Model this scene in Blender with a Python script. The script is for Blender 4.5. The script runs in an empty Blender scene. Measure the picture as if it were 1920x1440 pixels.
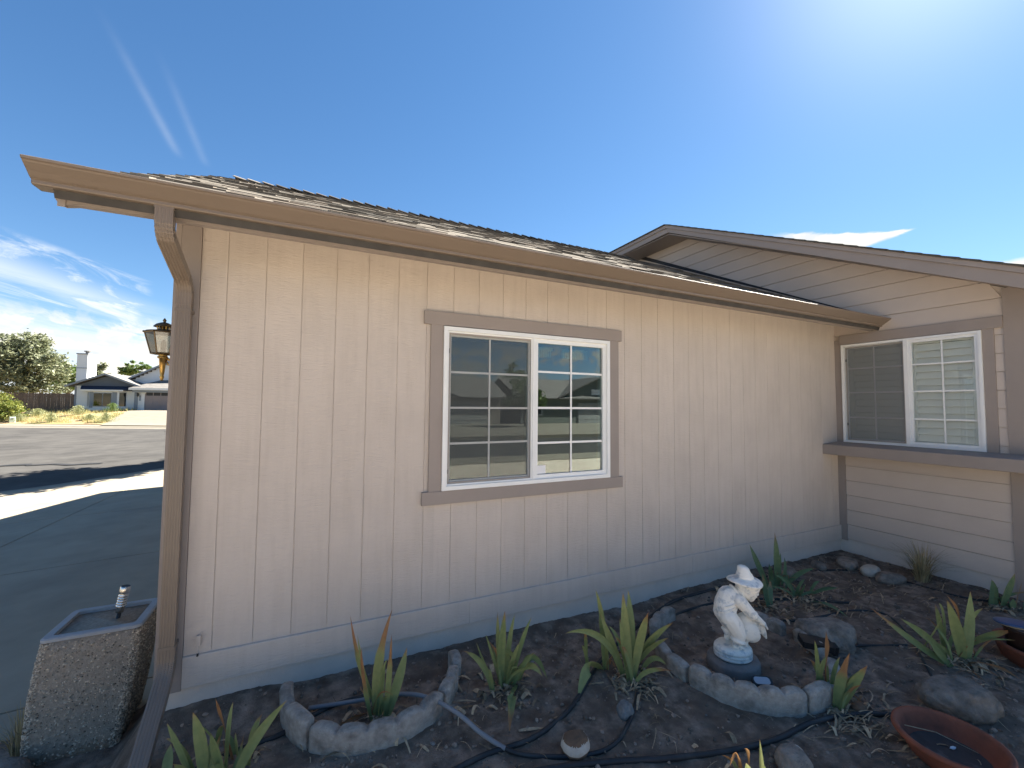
import bpy, bmesh, math, random
from mathutils import Vector, Matrix, noise
random.seed(7)
R = math.radians
scene = bpy.context.scene
COL = scene.collection
SLOPE = 0.497
W = 6.438            # x of the wing wall that closes the bed on the right

# ------------------------------------------------------------------ camera
cam_d = bpy.data.cameras.new('camera')
cam = bpy.data.objects.new('camera', cam_d); COL.objects.link(cam)
cam_d.sensor_width = 36.0
cam_d.lens = 782.3 / 1920 * 36.0
cam_d.clip_start = 0.05; cam_d.clip_end = 4000
yaw, pitch, roll = R(25.3457), R(2.9092), R(0.5142)
f_ = Vector((math.sin(yaw)*math.cos(pitch), math.cos(yaw)*math.cos(pitch), math.sin(pitch)))
r_ = Vector((math.cos(yaw), -math.sin(yaw), 0)); u_ = r_.cross(f_)
r2 = r_*math.cos(roll) + u_*math.sin(roll); u2 = -r_*math.sin(roll) + u_*math.cos(roll)
cam.matrix_world = Matrix(((r2.x, u2.x, -f_.x, 0.49446), (r2.y, u2.y, -f_.y, -3.00942), (r2.z, u2.z, -f_.z, 1.8889), (0, 0, 0, 1)))
scene.camera = cam

# ------------------------------------------------------------------ sun, sky, exposure
SUN_AZ, SUN_EL = R(74.0), R(43.0)         # azimuth from +y towards +x
sd = Vector((math.sin(SUN_AZ)*math.cos(SUN_EL), math.cos(SUN_AZ)*math.cos(SUN_EL), math.sin(SUN_EL)))
sun_d = bpy.data.lights.new('sun', 'SUN'); sun_d.energy = 5.0; sun_d.angle = R(0.55); sun_d.color = (1.0, 0.94, 0.84)
sun = bpy.data.objects.new('sun', sun_d); COL.objects.link(sun)
sun.rotation_euler = sd.to_track_quat('Z', 'Y').to_euler()
scene.view_settings.view_transform = 'Standard'
scene.view_settings.look = 'None'
scene.view_settings.gamma = 1.0
scene.view_settings.use_curve_mapping = False
scene.view_settings.exposure = 2.48
SKY_STRENGTH = 0.05

world = bpy.data.worlds.new('World'); scene.world = world; world.use_nodes = True
wt = world.node_tree; wt.nodes.clear()
def wn(t, **k):
    n = wt.nodes.new(t)
    for a, b in k.items(): setattr(n, a, b)
    return n
def wl(a, b): wt.links.new(a, b)
def wm(op, a, b=None, c=None, clamp=False):
    n = wn('ShaderNodeMath', operation=op, use_clamp=clamp)
    for i, v in enumerate((a, b, c)):
        if v is None: continue
        if isinstance(v, (int, float)): n.inputs[i].default_value = v
        else: wl(v, n.inputs[i])
    return n.outputs[0]
def wstep(v, lo, hi):
    n = wn('ShaderNodeMapRange', interpolation_type='SMOOTHSTEP')
    wl(v, n.inputs[0]); n.inputs[1].default_value = lo; n.inputs[2].default_value = hi
    return n.outputs[0]
tc = wn('ShaderNodeTexCoord'); sep = wn('ShaderNodeSeparateXYZ'); wl(tc.outputs['Generated'], sep.inputs[0])
sx, sy, sz = sep.outputs
az = wm('MULTIPLY', wm('ARCTAN2', sx, sy), 57.2958); el = wm('MULTIPLY', wm('ARCSINE', sz), 57.2958)
sky = wn('ShaderNodeTexSky', sky_type='NISHITA', sun_disc=False, sun_elevation=SUN_EL, sun_rotation=SUN_AZ,
         altitude=2600.0, air_density=1.0, dust_density=0.08, ozone_density=3.0)
def wnoise(scale, detail, rough, kx, ky, skew, dist=0.0, off=0.0):
    cmb = wn('ShaderNodeCombineXYZ')
    wl(wm('ADD', wm('MULTIPLY', az, kx), off), cmb.inputs[0])
    wl(wm('MULTIPLY', wm('ADD', el, wm('MULTIPLY', az, skew)), ky), cmb.inputs[1])
    n = wn('ShaderNodeTexNoise'); wl(cmb.outputs[0], n.inputs['Vector'])
    n.inputs['Scale'].default_value = scale; n.inputs['Detail'].default_value = detail
    n.inputs['Roughness'].default_value = rough; n.inputs['Distortion'].default_value = dist
    return n.outputs['Fac']
def window(v, a, b, c, d): return wm('MULTIPLY', wstep(v, a, b), wm('SUBTRACT', 1.0, wstep(v, c, d)))
# low bank of cumulus all along the horizon, and a streaky veil of cirrus above it to the north-west
c1 = wnoise(1.0, 9, 0.60, 0.30, 0.42, 0.16, 0.4, 11.0)
bank_top = wm('SUBTRACT', 1.0, wstep(wm('ADD', el, wm('MULTIPLY', wm('SUBTRACT', c1, 0.5), 7.0)), 7.0, 9.5))
cum = wm('MULTIPLY', wstep(c1, 0.45, 0.56), bank_top)
c2 = wnoise(1.0, 9, 0.66, 0.13, 0.62, 0.21, 0.9, 3.7)
lift = wm('ADD', el, wm('MULTIPLY', az, 0.21))
veil = wm('MULTIPLY', wm('MULTIPLY', wstep(c2, 0.43, 0.70), window(lift, 2.5, 4.5, 8.6, 9.6)), window(az, -80, -55, -17.5, -15.5))
c4 = wnoise(1.0, 7, 0.6, 0.05, 0.3, 0.16, 0.4, 8.1)
haze_bank = wm('MULTIPLY', wm('MULTIPLY', wstep(c4, 0.30, 0.60), wm('SUBTRACT', 1.0, wstep(wm('ADD', el, wm('MULTIPLY', az, 0.30)), 2.6, 6.2))), window(az, -80, -55, -8, 5))
def streak(n, w, k, lo, hi, amt):
    d = wn('ShaderNodeVectorMath', operation='DOT_PRODUCT'); wl(tc.outputs['Generated'], d.inputs[0]); d.inputs[1].default_value = n
    g = wm('POWER', 2.718, wm('MULTIPLY', wm('POWER', wm('DIVIDE', d.outputs['Value'], w), 2.0), -1.0))
    return wm('MULTIPLY', wm('MULTIPLY', g, window(el, *k)), amt), d
def gc(a, b):
    v = Vector(a).cross(Vector(b)); v.normalize(); return v
s1, _ = streak(gc((-.284, .7916, .5411), (-.2232, .8782, .4231)), 0.006, (24.6, 26.0, 27.5, 35.0), 0, 0, 0.12)
s2, _ = streak(gc((-.2331, .8085, .5404), (-.1871, .8867, .4229)), 0.006, (24.6, 25.5, 27.5, 34.0), 0, 0, 0.08)
front_only = wstep(sy, 0.2, 0.4)
s12 = wm('MULTIPLY', wm('ADD', s1, s2), wm('MULTIPLY', front_only, wm('ADD', 0.4, wnoise(1.0, 4, .6, .3, .5, 0, 0, 1.0))))
# a bright wedge-shaped cloud and a flatter one beyond the wing roof
c3 = wnoise(1.0, 7, 0.6, 0.35, 0.9, 0.05, 0.3, 5.0)
wob = wm('MULTIPLY', wm('SUBTRACT', c3, 0.5), 0.9)
top_e = wm('SUBTRACT', 19.3, wm('MULTIPLY', wm('SUBTRACT', az, 61.0), 0.20))
thick = wm('MULTIPLY', wm('SUBTRACT', 70.6, az), 0.40)
rel = wm('SUBTRACT', wm('ADD', el, wob), top_e)
wedge = wm('MULTIPLY', wm('MULTIPLY', wm('SUBTRACT', 1.0, wstep(rel, -0.35, -0.05)), wstep(wm('ADD', rel, thick), 0.0, 0.35)), window(az, 57, 60.5, 69.5, 70.6))
flat = wm('MULTIPLY', wm('MULTIPLY', wm('SUBTRACT', 1.0, wstep(wm('ADD', el, wob), 12.6, 13.3)), wstep(c3, .3, .5)), window(az, 73.5, 76, 84, 88))
above = wstep(el, -1.0, 1.0)
dens1 = wm('MULTIPLY', wm('MAXIMUM', wm('MAXIMUM', wm('MULTIPLY', veil, 0.92), wm('MULTIPLY', haze_bank, 0.78)), s12), above, clamp=True)
dens = wm('MULTIPLY', wm('MAXIMUM', wm('MULTIPLY', cum, 0.92), wm('MAXIMUM', wedge, flat)), above, clamp=True)
hue = wn('ShaderNodeHueSaturation'); 
# a gentle shoulder on the brightest part of the sky near the horizon
den = wn('ShaderNodeVectorMath', operation='MULTIPLY_ADD'); wl(sky.outputs[0], den.inputs[0]); den.inputs[1].default_value = (.075, .075, .075); den.inputs[2].default_value = (1, 1, 1)
sft = wn('ShaderNodeVectorMath', operation='DIVIDE'); wl(sky.outputs[0], sft.inputs[0]); wl(den.outputs[0], sft.inputs[1])
wl(sft.outputs[0], hue.inputs['Color']); hue.inputs['Saturation'].default_value = 1.2
# bright circumsolar aureole
sdot = wn('ShaderNodeVectorMath', operation='DOT_PRODUCT'); wl(tc.outputs['Generated'], sdot.inputs[0]); sdot.inputs[1].default_value = sd
aur = wm('ADD', wm('MULTIPLY', wm('POWER', 2.718, wm('MULTIPLY', wm('SUBTRACT', sdot.outputs['Value'], 1.0), 60.0)), 2.0), wm('MULTIPLY', wm('POWER', 2.718, wm('MULTIPLY', wm('SUBTRACT', sdot.outputs['Value'], 1.0), 14.0)), 0.30))
addg = wn('ShaderNodeMix', data_type='RGBA', blend_type='ADD'); addg.inputs[0].default_value = 1.0
gcol = wn('ShaderNodeVectorMath', operation='SCALE'); gcol.inputs[0].default_value = (1.0, 0.98, 0.93); wl(aur, gcol.inputs['Scale'])
wl(hue.outputs[0], addg.inputs[6]); wl(gcol.outputs[0], addg.inputs[7])
mixv = wn('ShaderNodeMix', data_type='RGBA'); wl(dens1, mixv.inputs[0]); wl(addg.outputs[2], mixv.inputs[6]); mixv.inputs[7].default_value = (3.9, 4.1, 4.3, 1)
mixc = wn('ShaderNodeMix', data_type='RGBA'); wl(dens, mixc.inputs[0]); wl(mixv.outputs[2], mixc.inputs[6])
shade = wn('ShaderNodeMix', data_type='RGBA'); wl(wstep(wnoise(1.0, 8, 0.6, 0.22, 0.55, 0.12, 0.5, 2.0), 0.36, 0.62), shade.inputs[0])
shade.inputs[6].default_value = (3.3, 3.45, 3.6, 1); shade.inputs[7].default_value = (4.6, 4.3, 3.75, 1)
wl(shade.outputs[2], mixc.inputs[7])
bg = wn('ShaderNodeBackground'); bg.inputs['Strength'].default_value = SKY_STRENGTH
wl(mixc.outputs[2], bg.inputs['Color'])
wo = wn('ShaderNodeOutputWorld'); wl(bg.outputs[0], wo.inputs['Surface'])

# ------------------------------------------------------------------ materials
def mat(name, col, rough=0.85, var=0.12, vscale=6.0, bump=0.0, bscale=80.0, stretch=(1, 1, 1), world_space=True,
        col2=None, c2scale=3.0, c2range=(0.5, 0.7), rand=0.0, metal=0.0, spec=0.35, detail=5, bdist=0.004, c2stretch=(1, 1, 1), island=0.0):
    m = bpy.data.materials.new(name); m.use_nodes = True
    nt = m.node_tree; b = nt.nodes['Principled BSDF']; L = nt.links.new
    b.inputs['Roughness'].default_value = rough; b.inputs['Metallic'].default_value = metal
    b.inputs['Specular IOR Level'].default_value = spec
    if world_space: pos = nt.nodes.new('ShaderNodeNewGeometry').outputs['Position']
    else: pos = nt.nodes.new('ShaderNodeTexCoord').outputs['Object']
    def tex(scale, st=(1, 1, 1), det=detail):
        mp = nt.nodes.new('ShaderNodeMapping'); L(pos, mp.inputs[0]); mp.inputs['Scale'].default_value = st
        n = nt.nodes.new('ShaderNodeTexNoise'); L(mp.outputs[0], n.inputs['Vector'])
        n.inputs['Scale'].default_value = scale; n.inputs['Detail'].default_value = det; n.inputs['Roughness'].default_value = 0.6
        return n.outputs['Fac']
    c = None
    if col2:
        mr = nt.nodes.new('ShaderNodeMapRange'); L(tex(c2scale, c2stretch), mr.inputs[0])
        mr.inputs[1].default_value, mr.inputs[2].default_value = c2range
        mx = nt.nodes.new('ShaderNodeMix'); mx.data_type = 'RGBA'; L(mr.outputs[0], mx.inputs[0])
        mx.inputs[6].default_value = (*col, 1); mx.inputs[7].default_value = (*col2, 1); c = mx.outputs[2]
    hs = nt.nodes.new('ShaderNodeHueSaturation')
    if c: L(c, hs.inputs['Color'])
    else: hs.inputs['Color'].default_value = (*col, 1)
    mr = nt.nodes.new('ShaderNodeMapRange'); L(tex(vscale), mr.inputs[0])
    mr.inputs[1].default_value, mr.inputs[2].default_value = 0.25, 0.75
    mr.inputs[3].default_value, mr.inputs[4].default_value = 1 - var, 1 + var
    v = mr.outputs[0]
    if rand or island:
        if rand: src = nt.nodes.new('ShaderNodeObjectInfo').outputs['Random']
        else: src = nt.nodes.new('ShaderNodeNewGeometry').outputs['Random Per Island']
        k = rand or island
        mr2 = nt.nodes.new('ShaderNodeMapRange'); L(src, mr2.inputs[0])
        mr2.inputs[3].default_value, mr2.inputs[4].default_value = 1 - k, 1 + k
        mu = nt.nodes.new('ShaderNodeMath'); mu.operation = 'MULTIPLY'; L(v, mu.inputs[0]); L(mr2.outputs[0], mu.inputs[1]); v = mu.outputs[0]
    L(v, hs.inputs['Value']); L(hs.outputs[0], b.inputs['Base Color'])
    if bump:
        bp = nt.nodes.new('ShaderNodeBump'); bp.inputs['Strength'].default_value = bump; bp.inputs['Distance'].default_value = bdist
        L(tex(bscale, stretch, 6), bp.inputs['Height']); L(bp.outputs[0], b.inputs['Normal'])
    return m
MT = {}
SIDING = (0.555, 0.490, 0.432); TRIM = (0.295, 0.252, 0.225)
MT['siding'] = mat('siding_paint', SIDING, 0.75, 0.06, 2.6, 0.55, 16, (1.2, 1, 8.0), rand=0.02, bdist=0.008, col2=(0.515, 0.452, 0.395), c2scale=5, c2range=(.45, .75), c2stretch=(4, 1, .35), spec=0.06)
MT['lap'] = mat('lap_siding_paint', (0.53, 0.46, 0.405), 0.75, 0.05, 2.2, 0.35, 30, (1, 1, 6), rand=0.02, bdist=0.003, spec=0.06)
MT['trim'] = mat('trim_paint', TRIM, 0.6, 0.05, 4, 0.25, 40, (1, 1, 1), rand=0.02, bdist=0.002)
MT['gutter'] = mat('gutter_enamel', (0.175, 0.138, 0.108), 0.42, 0.05, 3, 0.06, 12, bdist=0.003, spec=0.5)
MT['found'] = mat('painted_foundation', (0.60, 0.53, 0.465), 0.9, 0.08, 5, 0.5, 45, bdist=0.006, col2=(0.30, 0.265, 0.235), c2scale=6, c2range=(0.66, 0.8), spec=0.06)
MT['vinyl'] = mat('white_vinyl', (0.78, 0.79, 0.78), 0.35, 0.03, 8, spec=0.5)
MT['frame_dark'] = mat('screen_frame', (0.30, 0.27, 0.24), 0.4, 0.04, 8, spec=0.5)
MT['black'] = mat('black_plastic', (0.015, 0.015, 0.016), 0.45, 0.1, 20, spec=0.5)
MT['room'] = mat('room_plaster', (0.34, 0.36, 0.35), 0.9, 0.05, 2)
MT['paper'] = mat('white_paper', (0.8, 0.8, 0.8), 0.7, 0.02, 10)
MT['shutter'] = mat('shutter_paint', (0.84, 0.85, 0.82), 0.45, 0.03, 8)
for i, c in enumerate(((.14, .124, .105), (.19, .168, .14), (.09, .082, .07), (.235, .21, .175), (.155, .13, .105))):
    MT['shingle%d' % i] = mat('asphalt_shingle', c, 0.95, 0.22, 60, 0.35, 300, rand=0.10, bdist=0.003, spec=0.06)
MT['metal_black'] = mat('black_flashing', (0.02, 0.02, 0.022), 0.5, 0.2, 10)
MT['roofdeck'] = mat('roof_underlay', (0.07, 0.065, 0.06), 0.95, 0.2, 10, spec=0.06)
MT['concrete'] = mat('driveway_concrete', (0.325, 0.28, 0.21), 0.92, 0.14, 1.6, 0.4, 180, bdist=0.003, col2=(0.265, 0.23, 0.178), c2scale=0.9, c2range=(0.45, 0.75), rand=0.03, spec=0.06)
MT['kerb'] = mat('kerb_concrete', (0.215, 0.193, 0.155), 0.92, 0.12, 2.5, 0.4, 120, bdist=0.004, spec=0.06)
MT['asphalt'] = mat('street_asphalt', (0.074, 0.071, 0.067), 0.95, 0.22, 1.3, 0.6, 160, bdist=0.006, col2=(0.057, 0.055, 0.053), c2scale=0.35, c2range=(0.45, 0.65), spec=0.06)
MT['crack'] = mat('tar_seal', (0.02, 0.02, 0.02), 0.7, 0.2, 5)
MT['soil'] = mat('bed_soil', (0.19, 0.142, 0.108), 0.97, 0.42, 9, 1.0, 130, bdist=0.010, col2=(0.32, 0.25, 0.195), c2scale=4.5, c2range=(0.46, 0.70), spec=0.06)
MT['clod'] = mat('soil_crumb', (0.24, 0.185, 0.145), 0.97, 0.3, 40, 0.6, 200, island=0.45, spec=0.06)
MT['pebble'] = mat('small_pebble', (0.17, 0.155, 0.14), 0.9, 0.2, 30, island=0.6, spec=0.06)
MT['litter'] = mat('dry_leaf', (0.36, 0.265, 0.17), 0.9, 0.3, 60, 0.4, 200, island=0.55, spec=0.06)
MT['edging'] = mat('edging_concrete', (0.40, 0.365, 0.32), 0.95, 0.25, 30, 1.0, 110, bdist=0.010, col2=(0.24, 0.215, 0.185), c2scale=9, c2range=(0.47, 0.66), rand=0.10, spec=0.06)
MT['disc'] = mat('stepping_stone', (0.22, 0.205, 0.19), 0.95, 0.2, 12, 0.9, 140, bdist=0.006, spec=0.06)
MT['statue'] = mat('weathered_white_paint', (0.84, 0.80, 0.72), 0.6, 0.06, 20, 0.35, 90, world_space=False, bdist=0.004, col2=(0.42, 0.45, 0.47), c2scale=16, c2range=(0.52, 0.66))
MT['agg'] = mat('aggregate_matrix', (0.33, 0.275, 0.215), 0.95, 0.3, 50, 1.0, 120, bdist=0.006, spec=0.06)
MT['aggstone'] = mat('aggregate_pebble', (0.42, 0.345, 0.26), 0.8, 0.25, 40, island=0.6)
MT['castrim'] = mat('cast_concrete_rim', (0.36, 0.36, 0.36), 0.9, 0.1, 20, 0.5, 120, bdist=0.003)
MT['steel'] = mat('brushed_steel', (0.62, 0.60, 0.57), 0.25, 0.05, 30, metal=1.0)
MT['hose'] = mat('black_rubber_hose', (0.022, 0.023, 0.026), 0.55, 0.25, 6, 0.2, 60, spec=0.4, col2=(0.06, 0.058, 0.055), c2scale=5, c2range=(.5, .75))
MT['hosegrey'] = mat('grey_rubber_hose', (0.21, 0.22, 0.235), 0.55, 0.12, 6, 0.2, 60, spec=0.4)
MT['terracotta'] = mat('terracotta', (0.27, 0.085, 0.048), 0.8, 0.15, 8, 0.4, 70, bdist=0.004, col2=(0.13, 0.05, 0.033), c2scale=5, c2range=(.45, .7))
MT['darkpot'] = mat('brown_glaze', (0.05, 0.028, 0.022), 0.4, 0.2, 8)
MT['blue'] = mat('blue_glaze', (0.03, 0.075, 0.18), 0.35, 0.15, 10, spec=0.5)
MT['beige'] = mat('beige_plastic', (0.42, 0.36, 0.24), 0.5, 0.05, 8)
MT['bowlsoil'] = mat('bowl_residue', (0.075, 0.058, 0.052), 0.9, 0.25, 12, 0.5, 80, col2=(0.20, 0.19, 0.18), c2scale=6, c2range=(.55, .8))
MT['rock'] = mat('field_stone', (0.30, 0.25, 0.205), 0.95, 0.35, 18, 1.0, 40, bdist=0.025, col2=(0.18, 0.155, 0.13), c2scale=8, c2range=(.45,.7), rand=0.2, spec=0.06)
MT['rockgrey'] = mat('grey_stone', (0.22, 0.215, 0.205), 0.95, 0.3, 30, 1.0, 60, bdist=0.012, spec=0.06)
MT['rockbrown'] = mat('brown_stone', (0.17, 0.105, 0.065), 0.9, 0.25, 18, 0.8, 60, bdist=0.01)
MT['rockwhite'] = mat('white_quartz_and_lit_edge', (0.50, 0.44, 0.36), 0.8, 0.2, 18, 0.8, 60, bdist=0.01)  # also paints the sunlit edge of one brown rock
MT['brass'] = mat('aged_brass', (0.50, 0.32, 0.10), 0.35, 0.2, 25, metal=1.0, col2=(0.20, 0.13, 0.06), c2scale=18, c2range=(.5, .7))
MT['bronze'] = mat('dark_bronze', (0.14, 0.10, 0.055), 0.45, 0.2, 25, metal=0.7)
MT['solarpanel'] = mat('pale_solar_panel', (0.45, 0.47, 0.50), 0.3, 0.05, 10, spec=0.5)
MT['dryyard'] = mat('dry_yard_soil', (0.34, 0.235, 0.14), 0.97, 0.25, 0.5, 0.8, 20, bdist=0.03, col2=(0.22, 0.205, 0.09), c2scale=0.35, c2range=(.45, .6), spec=0.06)
MT['gravel'] = mat('tan_gravel', (0.62, 0.53, 0.42), 0.97, 0.65, 22, 1.0, 60, bdist=0.02, col2=(0.54, 0.46, 0.36), c2scale=1.2, spec=0.06)
MT['terrain'] = mat('terrain_soil', (0.25, 0.20, 0.14), 0.97, 0.2, 0.05, spec=0.06)
MT['hill'] = mat('hill_scrub', (0.19, 0.165, 0.115), 0.97, 0.25, 0.02, col2=(0.12, 0.12, 0.075), c2scale=0.03)
MT['bark'] = mat('bark', (0.12, 0.095, 0.07), 0.95, 0.25, 6, 0.8, 30)
MT['whitesiding'] = mat('white_lap_siding', (0.66, 0.67, 0.66), 0.7, 0.04, 1)
MT['greytrim'] = mat('blue_grey_trim', (0.21, 0.235, 0.26), 0.7, 0.05, 1)
MT['darkgable'] = mat('dark_grey_gable', (0.10, 0.115, 0.135), 0.8, 0.08, 1)
MT['farroof'] = mat('weathered_shingle_roof', (0.17, 0.16, 0.15), 0.95, 0.2, 3, spec=0.06)
MT['garagedoor'] = mat('mauve_garage_door', (0.24, 0.205, 0.20), 0.6, 0.04, 1)
MT['navy'] = mat('navy_awning', (0.025, 0.035, 0.06), 0.8, 0.1, 2)
MT['picket'] = mat('weathered_picket', (0.16, 0.115, 0.085), 0.95, 0.2, 4, island=0.2)
MT['utility'] = mat('pale_green_box', (0.52, 0.62, 0.50), 0.5, 0.05, 4)
MT['yardgravel'] = mat('opposite_gravel', (0.19, 0.17, 0.135), 0.97, 0.4, 4, col2=(0.2, 0.19, 0.15), c2scale=1.0)
MT['greydoor'] = mat('pale_grey_door', (0.36, 0.36, 0.34), 0.7, 0.05, 1)
MT['greenwall'] = mat('grey_green_siding', (0.20, 0.215, 0.19), 0.9, 0.06, 1)
MT['tan'] = mat('tan_stucco', (0.27, 0.24, 0.20), 0.9, 0.06, 1)
MT['drygrass'] = mat('dry_grass_blade', (0.36, 0.285, 0.15), 0.9, 0.2, 20, island=0.35)

def glass(name, tint, refl_lo, refl_hi, rough=0.0):
    m = bpy.data.materials.new(name); m.use_nodes = True; nt = m.node_tree; nt.nodes.clear(); L = nt.links.new
    out = nt.nodes.new('ShaderNodeOutputMaterial'); t = nt.nodes.new('ShaderNodeBsdfTransparent'); t.inputs[0].default_value = (*tint, 1)
    g = nt.nodes.new('ShaderNodeBsdfGlossy'); g.inputs['Roughness'].default_value = rough; g.inputs['Color'].default_value = (0.95, 0.98, 1, 1)
    lw = nt.nodes.new('ShaderNodeFresnel'); lw.inputs['IOR'].default_value = 1.5
    mr = nt.nodes.new('ShaderNodeMapRange'); L(lw.outputs[0], mr.inputs[0]); mr.inputs[1].default_value = 0.04; mr.inputs[2].default_value = 0.6
    mr.inputs[3].default_value = refl_lo; mr.inputs[4].default_value = refl_hi
    tcn = nt.nodes.new('ShaderNodeNewGeometry'); nz = nt.nodes.new('ShaderNodeTexNoise'); L(tcn.outputs['Position'], nz.inputs['Vector'])
    nz.inputs['Scale'].default_value = 1.6; nz.inputs['Detail'].default_value = 1
    bp = nt.nodes.new('ShaderNodeBump'); bp.inputs['Strength'].default_value = 0.05; bp.inputs['Distance'].default_value = 0.01
    L(nz.outputs['Fac'], bp.inputs['Height']); L(bp.outputs[0], g.inputs['Normal'])
    mx = nt.nodes.new('ShaderNodeMixShader'); L(mr.outputs[0], mx.inputs[0]); L(t.outputs[0], mx.inputs[1]); L(g.outputs[0], mx.inputs[2])
    L(mx.outputs[0], out.inputs['Surface']); return m
MT['glass'] = glass('window_glass', (0.50, 0.64, 0.63), 0.115, 0.95)
MT['darkglass'] = glass('dark_window_glass', (0.12, 0.13, 0.14), 0.06, 0.9)
MT['glassthin'] = glass('wing_glass', (0.96, 0.98, 0.97), 0.05, 0.9)
MT['lampglass'] = glass('smoked_lamp_glass', (0.42, 0.39, 0.33), 0.12, 0.8, 0.06)
def screen(name, col, cover):
    m = bpy.data.materials.new(name); m.use_nodes = True; nt = m.node_tree; nt.nodes.clear(); L = nt.links.new
    out = nt.nodes.new('ShaderNodeOutputMaterial'); t = nt.nodes.new('ShaderNodeBsdfTransparent')
    d = nt.nodes.new('ShaderNodeBsdfDiffuse'); d.inputs[0].default_value = (*col, 1)
    mx = nt.nodes.new('ShaderNodeMixShader'); mx.inputs[0].default_value = cover
    L(t.outputs[0], mx.inputs[1]); L(d.outputs[0], mx.inputs[2]); L(mx.outputs[0], out.inputs['Surface']); return m
MT['screen'] = screen('insect_screen', (0.13, 0.14, 0.14), 0.34)
MT['screengrey'] = screen('grey_insect_screen', (0.19, 0.195, 0.2), 0.55)

def leafmat(name, green, green2, brown, trans=0.25):
    m = bpy.data.materials.new(name); m.use_nodes = True; nt = m.node_tree; L = nt.links.new; b = nt.nodes['Principled BSDF']
    at = nt.nodes.new('ShaderNodeAttribute'); at.attribute_name = 'dry'
    oi = nt.nodes.new('ShaderNodeObjectInfo'); pos = nt.nodes.new('ShaderNodeTexCoord')
    nz = nt.nodes.new('ShaderNodeTexNoise'); L(pos.outputs['Object'], nz.inputs['Vector']); nz.inputs['Scale'].default_value = 30; nz.inputs['Detail'].default_value = 5
    m1 = nt.nodes.new('ShaderNodeMix'); m1.data_type = 'RGBA'; L(oi.outputs['Random'], m1.inputs[0])
    m1.inputs[6].default_value = (*green, 1); m1.inputs[7].default_value = (*green2, 1)
    # base of the blade pale, tip browned
    ad = nt.nodes.new('ShaderNodeMath'); ad.operation = 'MULTIPLY_ADD'; L(nz.outputs['Fac'], ad.inputs[0]); ad.inputs[1].default_value = 0.5
    ad2 = nt.nodes.new('ShaderNodeMath'); ad2.operation = 'SUBTRACT'; L(at.outputs['Fac'], ad2.inputs[0]); ad2.inputs[1].default_value = 0.25; L(ad2.outputs[0], ad.inputs[2])
    m2 = nt.nodes.new('ShaderNodeMix'); m2.data_type = 'RGBA'; m2.clamp_factor = True; L(ad.outputs[0], m2.inputs[0]); L(m1.outputs[2], m2.inputs[6]); m2.inputs[7].default_value = (*brown, 1)
    hs = nt.nodes.new('ShaderNodeHueSaturation'); L(m2.outputs[2], hs.inputs['Color'])
    mr = nt.nodes.new('ShaderNodeMapRange'); L(nz.outputs['Fac'], mr.inputs[0]); mr.inputs[3].default_value = 0.7; mr.inputs[4].default_value = 1.3
    L(mr.outputs[0], hs.inputs['Value']); L(hs.outputs[0], b.inputs['Base Color']); b.inputs['Roughness'].default_value = 0.5
    b.inputs['Specular IOR Level'].default_value = 0.35
    tr = nt.nodes.new('ShaderNodeBsdfTranslucent'); L(hs.outputs[0], tr.inputs[0])
    mx = nt.nodes.new('ShaderNodeMixShader'); mx.inputs[0].default_value = trans
    L(b.outputs[0], mx.inputs[1]); L(tr.outputs[0], mx.inputs[2]); L(mx.outputs[0], nt.nodes['Material Output'].inputs['Surface']); return m
MT['iris'] = leafmat('iris_leaf', (0.19, 0.25, 0.105), (0.28, 0.315, 0.125), (0.30, 0.16, 0.075))
MT['irisblue'] = leafmat('iris_leaf_bluish', (0.13, 0.21, 0.115), (0.18, 0.25, 0.115), (0.33, 0.21, 0.11))
def treemat(name, c1, c2):
    m = bpy.data.materials.new(name); m.use_nodes = True; nt = m.node_tree; L = nt.links.new; b = nt.nodes['Principled BSDF']
    g = nt.nodes.new('ShaderNodeNewGeometry'); m1 = nt.nodes.new('ShaderNodeMix'); m1.data_type = 'RGBA'; L(g.outputs['Random Per Island'], m1.inputs[0])
    m1.inputs[6].default_value = (*c1, 1); m1.inputs[7].default_value = (*c2, 1); L(m1.outputs[2], b.inputs['Base Color']); b.inputs['Roughness'].default_value = 0.6
    tr = nt.nodes.new('ShaderNodeBsdfTranslucent'); L(m1.outputs[2], tr.inputs[0]); mx = nt.nodes.new('ShaderNodeMixShader'); mx.inputs[0].default_value = 0.3
    L(b.outputs[0], mx.inputs[1]); L(tr.outputs[0], mx.inputs[2]); L(mx.outputs[0], nt.nodes['Material Output'].inputs['Surface']); return m
MT['leafgrey'] = treemat('grey_green_leaves', (0.10, 0.125, 0.065), (0.27, 0.285, 0.17))
MT['leafgreen'] = treemat('green_leaves', (0.06, 0.12, 0.03), (0.17, 0.23, 0.06))
MT['leafyellow'] = treemat('yellow_green_leaves', (0.09, 0.14, 0.025), (0.28, 0.28, 0.05))
MT['sage'] = treemat('sage_leaves', (0.20, 0.23, 0.11), (0.34, 0.34, 0.16))
MT['weed'] = treemat('dry_weed_blades', (0.42, 0.33, 0.13), (0.30, 0.31, 0.12))

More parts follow.
